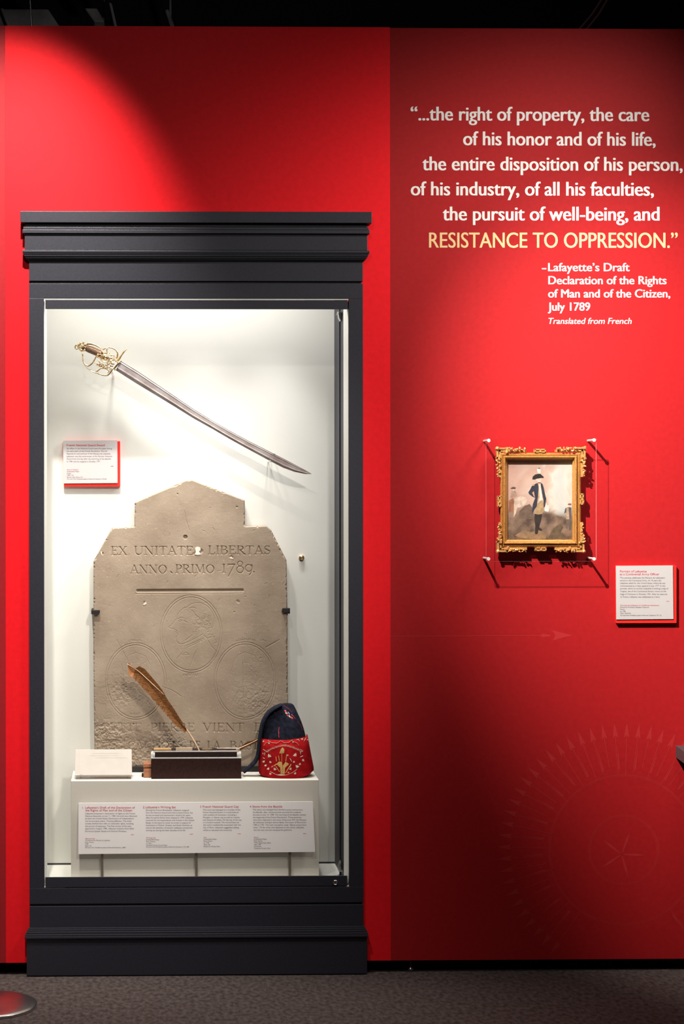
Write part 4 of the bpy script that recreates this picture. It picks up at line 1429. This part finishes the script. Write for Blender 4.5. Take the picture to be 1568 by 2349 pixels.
Z7 = lambda pts: [(270 + x / 7.467, 1500 + y / 7.467) for x, y in pts]
feather('quill_pen', 'brown feather quill standing upright in the writing box',
        Z7([(160, 170), (345, 290), (480, 410), (640, 560), (780, 690), (880, 830), (1000, 1020), (1110, 1200), (1230, 1370), (1310, 1500), (1360, 1590), (1395, 1665)]),
        Z7([(180, 150), (300, 250), (372, 208), (460, 255), (560, 370), (700, 535), (775, 640), (830, 740), (940, 905), (1040, 1065), (1120, 1190), (1180, 1290)]),
        Z7([(170, 310), (200, 385), (285, 440), (330, 500), (420, 590), (530, 710), (640, 840), (710, 920), (800, 1020), (880, 1100), (940, 1190), (1000, 1240), (1100, 1310), (1150, 1360)]),
        YX + 0.055, YX + 0.045, 0.10, 4)
feather('quill_pen', 'second brown quill leaning right from the writing box towards the cap',
        [(604, 1688), (590, 1697), (570, 1707), (548, 1717), (538, 1722)],
        [(604, 1684), (590, 1694), (575, 1700), (563, 1704), (549, 1715)],
        [(604, 1691), (592, 1702), (575, 1710), (562, 1715), (551, 1722)], YX + 0.062, YX + 0.062, 0.0, 9)

# ------------------------------------------------------------------ the cap
YH = 0.138
hat = thing('wool_cap', 'dark navy wool cap with embroidered red front at the right end of the plinth', 'hat', (P(656, 1780, YH).x, YH, ZP))


def loft(levels, n=40, a0=0, a1=360, Yc=YH, cap_top=True, wave=None, pw=0.82):
    """levels: (py, xl, xr, depth[m], yshift[m]) from bottom to top"""
    c = MB()
    full = (a1 - a0) >= 360
    cols = n if full else n + 1
    vs = []
    for py, xl, xr, dep, ysh in levels:
        for j in range(cols):
            a = R(a0 + (a1 - a0) * j / n)
            yc = Yc + ysh
            ca, sa = math.cos(a), math.sin(a)
            ca = math.copysign(abs(ca) ** pw, ca)
            sa = math.copysign(abs(sa) ** pw, sa)
            x = (xl + xr) / 2 + (xr - xl) / 2 * ca
            dy = wave(a, py) if wave else 0.0
            q = P(x, py + dy, yc)
            vs.append((q.x, yc - dep * sa, q.z))
    fs = []
    for i in range(len(levels) - 1):
        for j in range(n):
            j2 = (j + 1) % cols if full else j + 1
            fs.append((i * cols + j, i * cols + j2, (i + 1) * cols + j2, (i + 1) * cols + j))
    if full and cap_top:
        fs.append(tuple(range((len(levels) - 1) * cols, len(levels) * cols)))
        fs.append(tuple(range(cols - 1, -1, -1)))
    c.add(vs, fs)
    return c


zlow = 1779.5
c = loft([(zlow, 603, 712, 0.052, 0), (1770, 598, 714, 0.055, 0), (1745, 597, 711, 0.054, 0), (1715, 599, 706, 0.051, 0), (1692, 600, 701.5, 0.048, 0.002), (1672, 601, 697, 0.044, 0.004),
          (1655, 604, 691, 0.040, 0.006), (1641, 609, 685, 0.034, 0.008), (1630, 616, 680, 0.028, 0.010), (1622, 625, 676, 0.021, 0.012), (1616, 641, 673, 0.014, 0.013), (1612.5, 650, 667, 0.006, 0.014)])
# let it rest on the plinth
zmin = min(v[2] for v in c.v)
c.v = [(x, y, ZP + 0.0004 if abs(z - zmin) < 0.0015 else z) for x, y, z in c.v]
# soft folds in the cloth
c.v = [(x, y - 0.0035 * math.sin((x - 0.40) * 95 + z * 30) * max(0, min(1, (z - 0.73) * 14)) * (1 if y < YH else 0), z) for x, y, z in c.v]
crown = c.obj('crown', M['hatnavy'], hat, smooth=True)
sb = crown.modifiers.new('sub', 'SUBSURF')
sb.levels = sb.render_levels = 1
c = loft([(1779, 604, 711, 0.058, -0.001), (1773, 595.5, 717.5, 0.060, -0.001), (1758, 594, 717, 0.061, -0.001), (1738, 594.5, 713, 0.060, -0.001), (1712, 595.5, 708, 0.057, -0.001), (1692, 597, 703.5, 0.054, 0.0)],
         n=44, a0=-12, a1=192, cap_top=False, wave=lambda a, py: (-6 * max(0, math.cos(a)) if py < 1700 else (-9 * max(0, math.cos(a)) ** 2 if py > 1765 else 0)))
band = c.obj('front_band', M['hatred'], hat, smooth=True)
so = band.modifiers.new('thick', 'SOLIDIFY')
so.thickness = 0.0022
so.offset = 1
c = MB()
c.psweep([(646, 1616), (630, 1624), (617, 1634), (607, 1648), (600, 1666), (596, 1690), (593, 1712), (591, 1730), (586, 1745), (575, 1757), (565, 1766), (559, 1772.5)],
         [3, 4.5, 5, 5, 4.6, 4.2, 4.0, 4.0, 4.6, 4.6, 4.2, 2.2], [YH - 0.012] * 12, rb=[0.022, 0.026, 0.026, 0.025, 0.024, 0.023, 0.022, 0.021, 0.020, 0.018, 0.016, 0.012], n=16, smooth=3)
tail = c.obj('tail', M['hatnavy'], hat, smooth=True)

# embroidery laid onto the cloth by casting onto its surface
bpy.context.view_layer.update()


def tree_of(o):
    dg = bpy.context.evaluated_depsgraph_get()
    ev = o.evaluated_get(dg)
    m2 = ev.to_mesh()
    bm = bmesh.new()
    bm.from_mesh(m2)
    bm.transform(o.matrix_world)
    tr = BVHTree.FromBMesh(bm)
    bm.free()
    ev.to_mesh_clear()
    return tr


def lay(tr, x, y, off=0.0006):
    d = ray(x, y).normalized()
    h, nn, _, _ = tr.ray_cast(CAM, d)
    if h is None:
        return None
    if nn.dot(d) > 0:
        nn = -nn
    return h + nn * off


def stitch(mb, tr, pix, rad, mi=0, sub=2):
    pts = []
    for (xa, ya), (xb, yb) in zip(pix[:-1], pix[1:]):
        for s in range(sub):
            q = lay(tr, xa + (xb - xa) * s / sub, ya + (yb - ya) * s / sub)
            if q is not None:
                pts.append(q)
    q = lay(tr, *pix[-1])
    if q is not None:
        pts.append(q)
    if len(pts) > 1:
        mb.sweep(pts, rad * S(), n=6, mi=mi)


def leaf(mb, tr, x, y, L, Wd, ang, mi=0):
    """padded satin-stitch leaf"""
    u, v = (math.cos(ang), math.sin(ang)), (-math.sin(ang), math.cos(ang))
    ring = []
    for i in range(10):
        a = 2 * math.pi * i / 10
        q = lay(tr, x + u[0] * L * math.cos(a) + v[0] * Wd * math.sin(a), y + u[1] * L * math.cos(a) + v[1] * Wd * math.sin(a), 0.0003)
        if q is None:
            return
        ring.append(q)
    mid = lay(tr, x, y, 0.0014)
    if mid is None:
        return
    mb.add(ring + [mid], [(i, (i + 1) % 10, 10) for i in range(10)], mi)


E7 = lambda x, y: (530 + x / 7.467, 1590 + y / 7.467)
tb = tree_of(band)
c = MB()
for x, y, s, a in ((635, 1095, 1.3, -0.8), (1110, 1080, 1.3, -2.3), (1215, 1160, 0.9, -0.5), (660, 1195, 0.8, -0.9), (565, 1190, 0.9, -2.0), (595, 1255, 0.8, -1.9), (645, 1310, 0.9, -2.2), (735, 1318, 1.0, -0.9),
                   (1025, 1312, 0.9, -2.2), (1120, 1280, 1.2, -1.2), (1190, 1225, 0.8, -2.6), (1085, 1185, 0.7, -2.6), (1108, 1385, 0.9, -2.4), (665, 1395, 0.8, -1.2), (560, 838, 0.7, -2.3), (1215, 805, 0.8, -1.8),
                   (1122, 800, 0.8, -0.8), (655, 870, 0.6, -2.2), (1050, 850, 0.6, -0.9), (985, 1370, 0.6, -2.0), (975, 1075, 0.6, -2.4), (1300, 810, 0.5, -1.2)):
    px, py = E7(x, y)
    for da in (-0.6, 0.0, 0.6):
        leaf(c, tb, px + math.cos(a + da) * 2.6 * s, py + math.sin(a + da) * 2.6 * s, 3.2 * s, 1.05 * s, a + da)
for x, y, a, L in ((575, 1040, -1.4, 4), (560, 1115, 0.5, 3), (1185, 1020, -1.7, 4.5), (1205, 1085, -0.4, 4.5), (545, 1035, 1.2, 2), (1265, 790, -1.0, 6), (1020, 1145, 1.1, 5), (700, 1260, -1.0, 2.5), (1160, 810, 1.2, 2.6),
                   (500, 850, 1.3, 3), (1215, 1000, 0.4, 2.2), (940, 800, 0.6, 2)):
    px, py = E7(x, y)
    leaf(c, tb, px, py, L, 0.8, a)
for pl in ([(630, 815), (700, 850), (780, 860), (850, 815), (900, 850), (980, 845), (1050, 800)], [(560, 900), (600, 850), (650, 840)], [(1040, 820), (1120, 850), (1160, 900)],
           [(665, 1340), (760, 1390), (850, 1410), (950, 1400), (1050, 1360), (1130, 1300)], [(550, 960), (600, 1000), (640, 1010)], [(1180, 960), (1230, 990)]):
    stitch(c, tb, [E7(*p) for p in pl], 0.35)
for i in range(30):      # the illegible stitched motto on its arc
    t = i / 29
    x = 610 + 590 * t
    y = 895 + 100 * (abs(t - 0.5) * 2) ** 1.6
    px, py = E7(x, y)
    h = 2.3
    rg = random.Random(i)
    stitch(c, tb, [(px - 0.5, py + h), (px + 0.5, py - h)], 0.36, sub=1)
    stitch(c, tb, [(px, py + rg.uniform(-h, h)), (px + 1.6, py + rg.uniform(-h, h))], 0.3, sub=1)
leaf(c, tb, *E7(855, 1400), 10, 1.4, 0.0)
o = c.obj('embroidery', M['thread'], band)
o['label'] = 'cream embroidered flowers'
c = MB()


def patch(mb, tr, pix, mi=0, off=0.0011):
    cx_, cy_ = sum(p[0] for p in pix) / len(pix), sum(p[1] for p in pix) / len(pix)
    dense = []
    for i in range(len(pix)):
        (xa, ya), (xb, yb) = pix[i], pix[(i + 1) % len(pix)]
        dense += [(xa + (xb - xa) * s / 3, ya + (yb - ya) * s / 3) for s in range(3)]
    ring = [lay(tr, x, y, off) for x, y in dense]
    inner = [lay(tr, cx_ + (x - cx_) * 0.5, cy_ + (y - cy_) * 0.5, off + 0.0005) for x, y in dense]
    mid = lay(tr, cx_, cy_, off + 0.0006)
    if any(p is None for p in ring + inner + [mid]):
        return
    n = len(ring)
    mb.add(ring + inner + [mid], [(i, (i + 1) % n, n + (i + 1) % n, n + i) for i in range(n)] + [(n + i, n + (i + 1) % n, 2 * n) for i in range(n)], mi)


patch(c, tb, [E7(*p) for p in ((845, 1380), (838, 1280), (775, 1215), (820, 1168), (870, 1180), (878, 1250), (878, 1380))])
patch(c, tb, [E7(*p) for p in ((882, 1380), (882, 1245), (930, 1175), (990, 1212), (920, 1285), (915, 1380))])
patch(c, tb, [E7(*p) for p in ((825, 1030), (850, 960), (880, 928), (910, 965), (905, 1030), (865, 1036))])
for pl, r in (([(865, 1036), (868, 1170)], 0.55), ([(765, 1090), (776, 1170)], 0.8), ([(808, 1075), (826, 1158)], 0.8), ([(950, 1048), (935, 1170)], 0.8), ([(760, 1250), (828, 1348)], 0.7), ([(1003, 1250), (930, 1365)], 0.9),
              ([(730, 1250), (780, 1215)], 1.1), ([(1000, 1270), (1025, 1215)], 1.2)):
    stitch(c, tb, [E7(*p) for p in pl], r)
o = c.obj('embroidery', M['goldthread'], band)
o['label'] = 'gold embroidered sheaf, tools and cap'
tc_ = tree_of(crown)
c = MB()
for x, y, a, L, W_, mi in ((930, 310, 0.9, 3.6, 1.8, 0), (945, 345, 0.3, 3, 1.4, 1), (985, 345, 1.0, 4, 1.6, 2), (1000, 400, 0.9, 3.6, 1.5, 1), (1040, 425, 0.8, 3.2, 2.0, 0), (965, 385, 0.7, 3, 1.2, 0), (1040, 375, 1.1, 2.4, 1.1, 0)):
    px, py = E7(x, y)
    leaf(c, tc_, px, py, L, W_, a, mi)
o = c.obj('cockade', [M['redthread'], M['thread'], mat('blue_thread', (0.16, 0.2, 0.35), 0.8)], hat)
o['label'] = 'small red, white and blue embroidered cockade'
for pl, r in (([(718, 288), (735, 310), (745, 342)], 0.9), ([(820, 585), (812, 650), (812, 712), (818, 765)], 0.6), ([(805, 655), (818, 690)], 0.9), ([(1050, 380), (1100, 440)], 0.5), ([(1130, 480), (1190, 560), (1220, 640)], 0.25), ([(900, 215), (960, 250), (1040, 330)], 0.25)):
    c = MB()
    stitch(c, tc_, [E7(*p) for p in pl], r)
    if c.v:
        c.obj('seam_stitch', M['redthread'], hat)['label'] = 'red seam stitching'

# brass knob on the back panel
c = MB()
a = P(691, 1279, YB)
c.lathe([(0.0085, 0.0005), (0.0085, 0.008), (0.0062, 0.010), (0.0058, 0.007), (0.003, 0.0075), (0.001, 0.0085)], (a.x, YB, a.z), 24, axis='y')
tag(c.obj('brass_knob', M['brass'], smooth=False), 'small round brass knob on the pale case back right of the stone', 'knob')

# ------------------------------------------------------------------ framed portrait and its acrylic cover
frame = thing('framed_portrait', 'small gilt framed portrait of a standing officer on the dark red wall', 'picture', P(1240, 1147, -0.001))


def rect_rings(mb, rings, mi=0):
    """rings: (x0, y0, x1, y1, Y) pixel rectangles joined one to the next"""
    vs = []
    for x0, y0, x1, y1, Y in rings:
        vs += [P(x0, y1, Y), P(x1, y1, Y), P(x1, y0, Y), P(x0, y0, Y)]
    fs = []
    for i in range(len(rings) - 1):
        for j in range(4):
            fs.append((i * 4 + j, i * 4 + (j + 1) % 4, (i + 1) * 4 + (j + 1) % 4, (i + 1) * 4 + j))
    mb.add(vs, fs, mi)


fx0, fy0, fx1, fy1 = 1147, 1039, 1331, 1255
pr = [(0, -0.0005), (0, -0.018), (3, -0.023), (5.5, -0.023), (7, -0.020), (8.5, -0.027), (11, -0.030), (13, -0.029), (14.5, -0.023), (16.5, -0.017), (18, -0.016), (19.5, -0.010), (19.5, -0.0005)]
c = MB()
rect_rings(c, [(fx0 + d * 0.86, fy0 + d * 0.86, fx1 - d * 1.02, fy1 - d * 0.9, Y) for d, Y in pr])
c.obj('moulding', M['gilt'], frame)
c = MB()
for (d, Y, r, step) in ((16.2, -0.0175, 0.95, 2.9), (9.8, -0.0300, 0.9, 3.4)):
    x0, y0, x1, y1 = fx0 + d * 0.86, fy0 + d * 0.86, fx1 - d * 1.02, fy1 - d * 0.9
    for (ax, ay), (bx_, by_) in (((x0, y0), (x1, y0)), ((x1, y0), (x1, y1)), ((x1, y1), (x0, y1)), ((x0, y1), (x0, y0))):
        n = int(math.hypot(bx_ - ax, by_ - ay) / step)
        for i in range(n):
            q = P(ax + (bx_ - ax) * i / n, ay + (by_ - ay) * i / n, Y)
            c.blob(q, r * S(), r * S(), r * S(), sub=1)
c.obj('beading', M['giltlight'], frame, smooth=True)
rg = random.Random(21)
for cxp, cyp, dx, dy in ((1136.5, 1025, 1, 1), (1344, 1024, -1, 1), (1138, 1268, 1, -1), (1341.5, 1268, -1, -1)):
    c = MB()
    # square fret at the corner
    o_ = lambda a, b: (cxp + dx * a, cyp + dy * b)

    def bar(a0, b0, a1, b1, y0=-0.024, y1=-0.006):
        xs, ys = sorted((cxp + dx * a0, cxp + dx * a1)), sorted((cyp + dy * b0, cyp + dy * b1))
        c.pbox(xs[0], ys[0], xs[1], ys[1], y0, y1)
    bar(1, 2, 27, 6.2)
    bar(2, 1, 6.2, 27)
    bar(8.5, 8.5, 24, 11.5, -0.022)
    bar(8.5, 8.5, 11.5, 24, -0.022)
    bar(1, 23.5, 12, 27)
    bar(23.5, 1, 27, 12)
    bar(14, 14, 20, 20, -0.020, -0.001)
    bar(5, 5, 16, 16, -0.016, -0.002)
    qq = P(cxp + dx * 3.5, cyp + dy * 3.5, -0.026)
    c.blob(qq, 0.0058, 0.005, 0.0058, 0.3, 0.12, rng=rg)
    # leaf sprays along both sides
    for side in (0, 1):
        for i in range(17):
            t = 24 + i * 2.7 + rg.uniform(-1.2, 1.2)
            s = rg.uniform(-1.0, 10.5) * (1 - i / 30) + 3.0
            a, b = (t, s) if side == 0 else (s, t)
            r = rg.uniform(2.6, 4.6) * (1 - i / 40)
            qq = P(cxp + dx * a, cyp + dy * b, -0.024 - rg.uniform(0, 0.008))
            c.blob(qq, r * S() * 1.2, 0.0048, r * S() * 0.7, rg.uniform(0, 3.14), 0.16, sub=1, rng=rg)
            if i % 3 == 0:
                c.blob(P(cxp + dx * a + rg.uniform(-2, 2), cyp + dy * b + rg.uniform(-2, 2), -0.031), 0.0024, 0.0026, 0.0024, 0, 0.1, sub=1, rng=rg)
        a0, b0, a1, b1 = (18, 7, 70, 13) if side == 0 else (7, 18, 13, 70)
        bar(a0, b0, a1, b1, -0.021, -0.004)
    c.obj('corner_ornament', M['giltlight'], frame)
for bxp, byp, hor in ((1238.5, 1034.5, True), (1240, 1259.5, True), (1146, 1150, False), (1334, 1145, False)):
    c = MB()
    if hor:
        for s in (-1, 1):
            c.pbox(*sorted((bxp + s * 1.5, bxp + s * 13))[:1], byp - 4.5, *sorted((bxp + s * 1.5, bxp + s * 13))[1:], byp - 1.8, -0.025, -0.006)
            c.pbox(*sorted((bxp + s * 10, bxp + s * 13))[:1], byp - 4.5, *sorted((bxp + s * 10, bxp + s * 13))[1:], byp + 4, -0.025, -0.006)
            c.pbox(*sorted((bxp + s * 4, bxp + s * 13))[:1], byp + 1.5, *sorted((bxp + s * 4, bxp + s * 13))[1:], byp + 4, -0.025, -0.006)
        c.pbox(bxp - 3, byp - 3, bxp + 3, byp + 3, -0.023, -0.006)
        c.pbox(bxp - 11, byp - 3, bxp + 11, byp + 5, -0.019, -0.003)
    else:
        for s in (-1, 1):
            c.pbox(bxp - 4.5, *sorted((byp + s * 1.5, byp + s * 13))[:1], bxp - 1.8, *sorted((byp + s * 1.5, byp + s * 13))[1:], -0.025, -0.006)
            c.pbox(bxp - 4.5, *sorted((byp + s * 10, byp + s * 13))[:1], bxp + 4, *sorted((byp + s * 10, byp + s * 13))[1:], -0.025, -0.006)
            c.pbox(bxp + 1.5, *sorted((byp + s * 4, byp + s * 13))[:1], bxp + 4, *sorted((byp + s * 4, byp + s * 13))[1:], -0.025, -0.006)
        c.pbox(bxp - 3, byp - 3, bxp + 3, byp + 3, -0.023, -0.006)
        c.pbox(bxp - 5, byp - 11, bxp + 5, byp + 11, -0.019, -0.003)
    c.obj('side_bracket', M['giltlight'], frame, bevel=0.0004)

# the painting: a plain standing officer in a cloudy landscape
ZQ = lambda pts: [(1130 + x / 7.127, 1010 + y / 7.127) for x, y in pts]


def canvas_mat():
    m = bpy.data.materials.new('cloudy_painted_ground')
    m.use_nodes = True
    nt = m.node_tree
    b = nt.nodes['Principled BSDF']
    b.inputs['Roughness'].default_value = 0.6
    b.inputs['Specular IOR Level'].default_value = 0.3
    tc = nt.nodes.new('ShaderNodeTexCoord')
    n1 = nt.nodes.new('ShaderNodeTexNoise')
    n1.inputs['Scale'].default_value = 16
    n1.inputs['Detail'].default_value = 6
    n1.inputs['Distortion'].default_value = 0.6
    nt.links.new(tc.outputs['Object'], n1.inputs['Vector'])
    sep = nt.nodes.new('ShaderNodeSeparateXYZ')
    nt.links.new(tc.outputs['Object'], sep.inputs[0])
    z0, z1 = P(1237, 1237, -0.006).z, P(1237, 1055, -0.006).z
    x0, x1 = P(1164, 1150, -0.006).x, P(1310, 1150, -0.006).x

    def rng_(sock, a, bb):
        r = nt.nodes.new('ShaderNodeMapRange')
        r.inputs['From Min'].default_value, r.inputs['From Max'].default_value = a, bb
        nt.links.new(sock, r.inputs['Value'])
        return r.outputs[0]
    zt_, xt_ = rng_(sep.outputs['Z'], z0, z1), rng_(sep.outputs['X'], x0, x1)

    def math_(op, a, bb):
        k = nt.nodes.new('ShaderNodeMath')
        k.operation = op
        for i, s in enumerate((a, bb)):
            if isinstance(s, (int, float)):
                k.inputs[i].default_value = s
            else:
                nt.links.new(s, k.inputs[i])
        return k.outputs[0]
    # sky: pink to blue-grey from left to right, broken by cloud noise
    sk = math_('ADD', math_('MULTIPLY', xt_, 0.75), math_('MULTIPLY', math_('SUBTRACT', n1.outputs[0], 0.5), 1.6))
    r1 = nt.nodes.new('ShaderNodeValToRGB')
    r1.color_ramp.elements[0].color = (*[v * 0.74 for v in lin((200, 160, 145))], 1)
    r1.color_ramp.elements[1].color = (*[v * 0.74 for v in lin((190, 196, 196))], 1)
    e = r1.color_ramp.elements.new(0.45)
    e.color = (*[v * 0.74 for v in lin((214, 186, 170))], 1)
    e = r1.color_ramp.elements.new(0.62)
    e.color = (*[v * 0.74 for v in lin((222, 216, 206))], 1)
    nt.links.new(sk, r1.inputs[0])
    # ground: dark brown with a sandy patch
    n2 = nt.nodes.new('ShaderNodeTexNoise')
    n2.inputs['Scale'].default_value = 34
    n2.inputs['Detail'].default_value = 7
    nt.links.new(tc.outputs['Object'], n2.inputs['Vector'])
    r2 = nt.nodes.new('ShaderNodeValToRGB')
    r2.color_ramp.elements[0].position, r2.color_ramp.elements[1].position = 0.35, 0.7
    r2.color_ramp.elements[0].color = (*[v * 0.74 for v in lin((92, 74, 64))], 1)
    r2.color_ramp.elements[1].color = (*[v * 0.74 for v in lin((158, 130, 110))], 1)
    nt.links.new(n2.outputs[0], r2.inputs[0])
    hz = math_('ADD', zt_, math_('MULTIPLY', math_('SUBTRACT', n1.outputs[0], 0.5), 0.28))
    r3 = nt.nodes.new('ShaderNodeValToRGB')
    r3.color_ramp.elements[0].position, r3.color_ramp.elements[1].position = 0.26, 0.40
    nt.links.new(hz, r3.inputs[0])
    mx = nt.nodes.new('ShaderNodeMix')
    mx.data_type = 'RGBA'
    nt.links.new(r3.outputs[0], mx.inputs['Factor'])
    nt.links.new(r2.outputs[0], mx.inputs['A'])
    nt.links.new(r1.outputs[0], mx.inputs['B'])
    nt.links.new(mx.outputs['Result'], b.inputs['Base Color'])
    return m


PC = {}


def pcol(rgb):
    if rgb not in PC:
        PC[rgb] = mat('paint_%d' % (len(PC) + 1), tuple(v * 0.68 for v in lin(rgb)), 0.6, var=0.22, scale=90, spec=0.3)
    return PC[rgb]


shapes = [
    ((158, 128, 98), [(360, 1550), (480, 1480), (640, 1500), (760, 1470), (880, 1540), (860, 1605), (560, 1610), (420, 1590)]),
    ((110, 92, 72), [(900, 1600), (980, 1440), (1100, 1360), (1150, 1420), (1110, 1500), (1200, 1570), (1280, 1560), (1280, 1612), (900, 1612)]),
    ((124, 102, 88), [(420, 1280), (430, 1160), (520, 1070), (600, 1040), (650, 1110), (680, 1290)]),
    # horse and rider, far left
    ((224, 200, 182), [(340, 1000), (380, 940), (450, 915), (530, 930), (556, 980), (530, 1050), (470, 1090), (400, 1100), (372, 1200), (336, 1260), (350, 1130)]),
    ((164, 110, 84), [(258, 985), (330, 940), (350, 1000), (330, 1180), (258, 1175)]),
    ((172, 142, 126), [(285, 940), (300, 850), (320, 810), (350, 810), (385, 860), (395, 905), (340, 945)]),
    ((104, 82, 74), [(283, 790), (320, 760), (372, 768), (374, 792), (330, 802)]),
    ((214, 190, 176), [(318, 800), (352, 798), (348, 824), (326, 826)]),
    # distant man, far right
    ((98, 94, 96), [(1160, 1200), (1180, 1110), (1240, 1090), (1280, 1100), (1280, 1300), (1240, 1300), (1190, 1180)]),
    ((198, 168, 142), [(1195, 1290), (1200, 1110), (1235, 1100), (1245, 1290)]),
    ((112, 100, 92), [(1195, 1290), (1280, 1290), (1280, 1470), (1240, 1470), (1230, 1340), (1215, 1450), (1195, 1440)]),
    ((160, 90, 80), [(1215, 1050), (1240, 1030), (1280, 1035), (1280, 1060), (1240, 1062)]),
    # the officer
    ((62, 50, 48), [(680, 1200), (808, 1180), (790, 1300), (755, 1420), (815, 1465), (770, 1480), (742, 1460), (735, 1520), (705, 1540), (685, 1520), (692, 1400), (678, 1300)]),
    ((190, 158, 118), [(680, 1200), (700, 1090), (740, 1010), (800, 970), (832, 1040), (830, 1150), (800, 1205), (740, 1212)]),
    ((60, 62, 76), [(680, 720), (720, 700), (755, 700), (745, 800), (735, 950), (715, 1080), (680, 1130), (650, 1190), (638, 1150), (650, 1050), (690, 940), (650, 925), (590, 880), (578, 850), (610, 800), (640, 740)]),
    ((222, 172, 138), [(640, 860), (668, 830), (685, 925), (668, 918)]),
    ((60, 62, 76), [(775, 690), (810, 715), (830, 780), (850, 880), (872, 960), (850, 1080), (828, 1100), (825, 980), (805, 880), (785, 800)]),
    ((214, 168, 132), [(728, 690), (775, 690), (800, 850), (822, 960), (800, 940), (770, 1000), (730, 1035), (720, 1020), (745, 870), (745, 760)]),
    ((238, 226, 214), [(750, 720), (775, 720), (798, 880), (806, 975), (770, 990), (735, 1030), (765, 900)]),
    ((226, 178, 142), [(632, 725), (670, 705), (680, 740), (640, 748)]),
    ((240, 232, 222), [(838, 1130), (855, 1080), (870, 1020), (935, 1085), (915, 1115), (905, 1165), (850, 1160)]),
    ((214, 160, 124), [(862, 975), (880, 975), (885, 1030), (905, 1060), (880, 1060)]),
    ((240, 214, 200), [(708, 628), (790, 622), (792, 655), (772, 690), (740, 688), (715, 660)]),
    ((120, 50, 54), [(735, 686), (776, 686), (780, 700), (740, 702)]),
    ((54, 44, 44), [(642, 640), (650, 595), (690, 560), (745, 548), (775, 550), (830, 600), (828, 616), (780, 618), (720, 628), (680, 644)]),
    ((236, 230, 220), [(715, 480), (735, 462), (772, 465), (782, 520), (775, 548), (740, 548)]),
    ((70, 58, 54), [(735, 462), (740, 452), (770, 452), (772, 468)]),
]
c = MB()
c.pbox(1163, 1054, 1312, 1238, -0.006, -0.003, 0)
mats_ = [canvas_mat()]
for i, (rgb, pts) in enumerate(shapes):
    m_ = pcol(rgb)
    if m_ not in mats_:
        mats_.append(m_)
    c.pprism(ZQ(pts), -0.00602 - 0.00001 * i, -0.0059, mats_.index(m_))
c.obj('canvas', mats_, frame)

c = MB()
c.pbox(1180, 1070, 1300, 1220, -0.0006, 0.0136)
c.obj('hanging_cleat', M['boxdark'], frame)
frame.location.y -= 0.0142        # the frame hangs a little off the wall
frame.location.x -= 0.0030

YA = -0.075
cover = thing('acrylic_cover', 'clear acrylic sheet standing off the wall in front of the framed portrait', 'cover', P(1241, 1147, YA))
ax0, ay0, ax1, ay1 = 1114.5, 1005.5, 1367, 1287.5
c = MB()
X0, X1 = P(ax0, 1147, YA).x, P(ax1, 1147, YA).x
Z1_, Z0_ = P(1241, ay0, YA).z, P(1241, ay1, YA).z
TH = 0.0045
c.box(X0, X1, YA, YA + TH, Z0_, Z1_)
c.mi = [1, 0, 1, 0, 0, 0]
# faces: front/back clear, the four edges milky
c.mi = [0, 1, 0, 1, 1, 1]
c.obj('plate', [M['acrylic'], M['acryledge']], cover)
for x, y in ((1120, 1010.5), (1361.5, 1009.5), (1361.5, 1282), (1119.5, 1282)):
    c = MB()
    a = P(x, y, YA)
    c.sweep([(a.x, -0.0003, a.z), (a.x, YA - 0.0005, a.z)], 0.0036, n=16)
    c.sweep([(a.x, YA, a.z), (a.x, YA - 0.003, a.z)], 0.0052, n=16)
    c.obj('standoff', M['satin'], cover, smooth=False)['label'] = 'polished metal standoff'

# ------------------------------------------------------------------ reader shelf at the right edge
c = MB()
a = P(1549, 1710, -0.0005)
x0 = a.x
zt0 = a.z
dp, dr = 0.30, 0.022
vs = []
for x in (x0, x0 + 0.6):
    vs += [(x, -0.0005, zt0), (x, -dp, zt0 - dr), (x, -dp, zt0 - dr - 0.037), (x, -0.0005, zt0 - 0.037)]
c.add(vs, [(0, 1, 2, 3), (7, 6, 5, 4), (0, 4, 5, 1), (1, 5, 6, 2), (2, 6, 7, 3), (3, 7, 4, 0)])
shelf = c.obj('reader_shelf', M['shelf'], bevel=0.001)
tag(shelf, 'corner of a mauve grey sloping reader shelf at the right edge of the photo', 'shelf')
c = MB()
c.prism([(-0.0005, zt0 - 0.0375), (-0.22, zt0 - 0.055), (-0.0005, zt0 - 0.25)], x0 + 0.28, x0 + 0.30)
c.v = [(y, x, z) for x, y, z in c.v]
c.obj('bracket', M['shelf'], shelf)

# ------------------------------------------------------------------ stanchion base at the lower left
YSt = -0.335
a = P(-27, 2308, YSt)
st = thing('stanchion', 'polished steel stanchion base on the carpet at the lower left corner', 'stanchion', (a.x, YSt, 0))
c = MB()
c.lathe([(0.140, 0.0), (0.1405, 0.006), (0.139, 0.009), (0.130, 0.0115), (0.10, 0.015), (0.055, 0.019), (0.036, 0.023)], (a.x, YSt, 0), 64)
c.obj('base', M['steel'], st, smooth=True)
c = MB()
c.lathe([(0.021, 0.021), (0.021, 0.88), (0.024, 0.885), (0.024, 0.90)], (a.x, YSt, 0), 24)
c.obj('pole', M['steel'], st, smooth=True)
c = MB()
c.lathe([(0.024, 0.90), (0.034, 0.905), (0.034, 0.945), (0.026, 0.955), (0.008, 0.96)], (a.x, YSt, 0), 24)
c.obj('head', M['steel'], st, smooth=True)

bpy.data.objects.remove(FO)
bpy.data.curves.remove(FC)
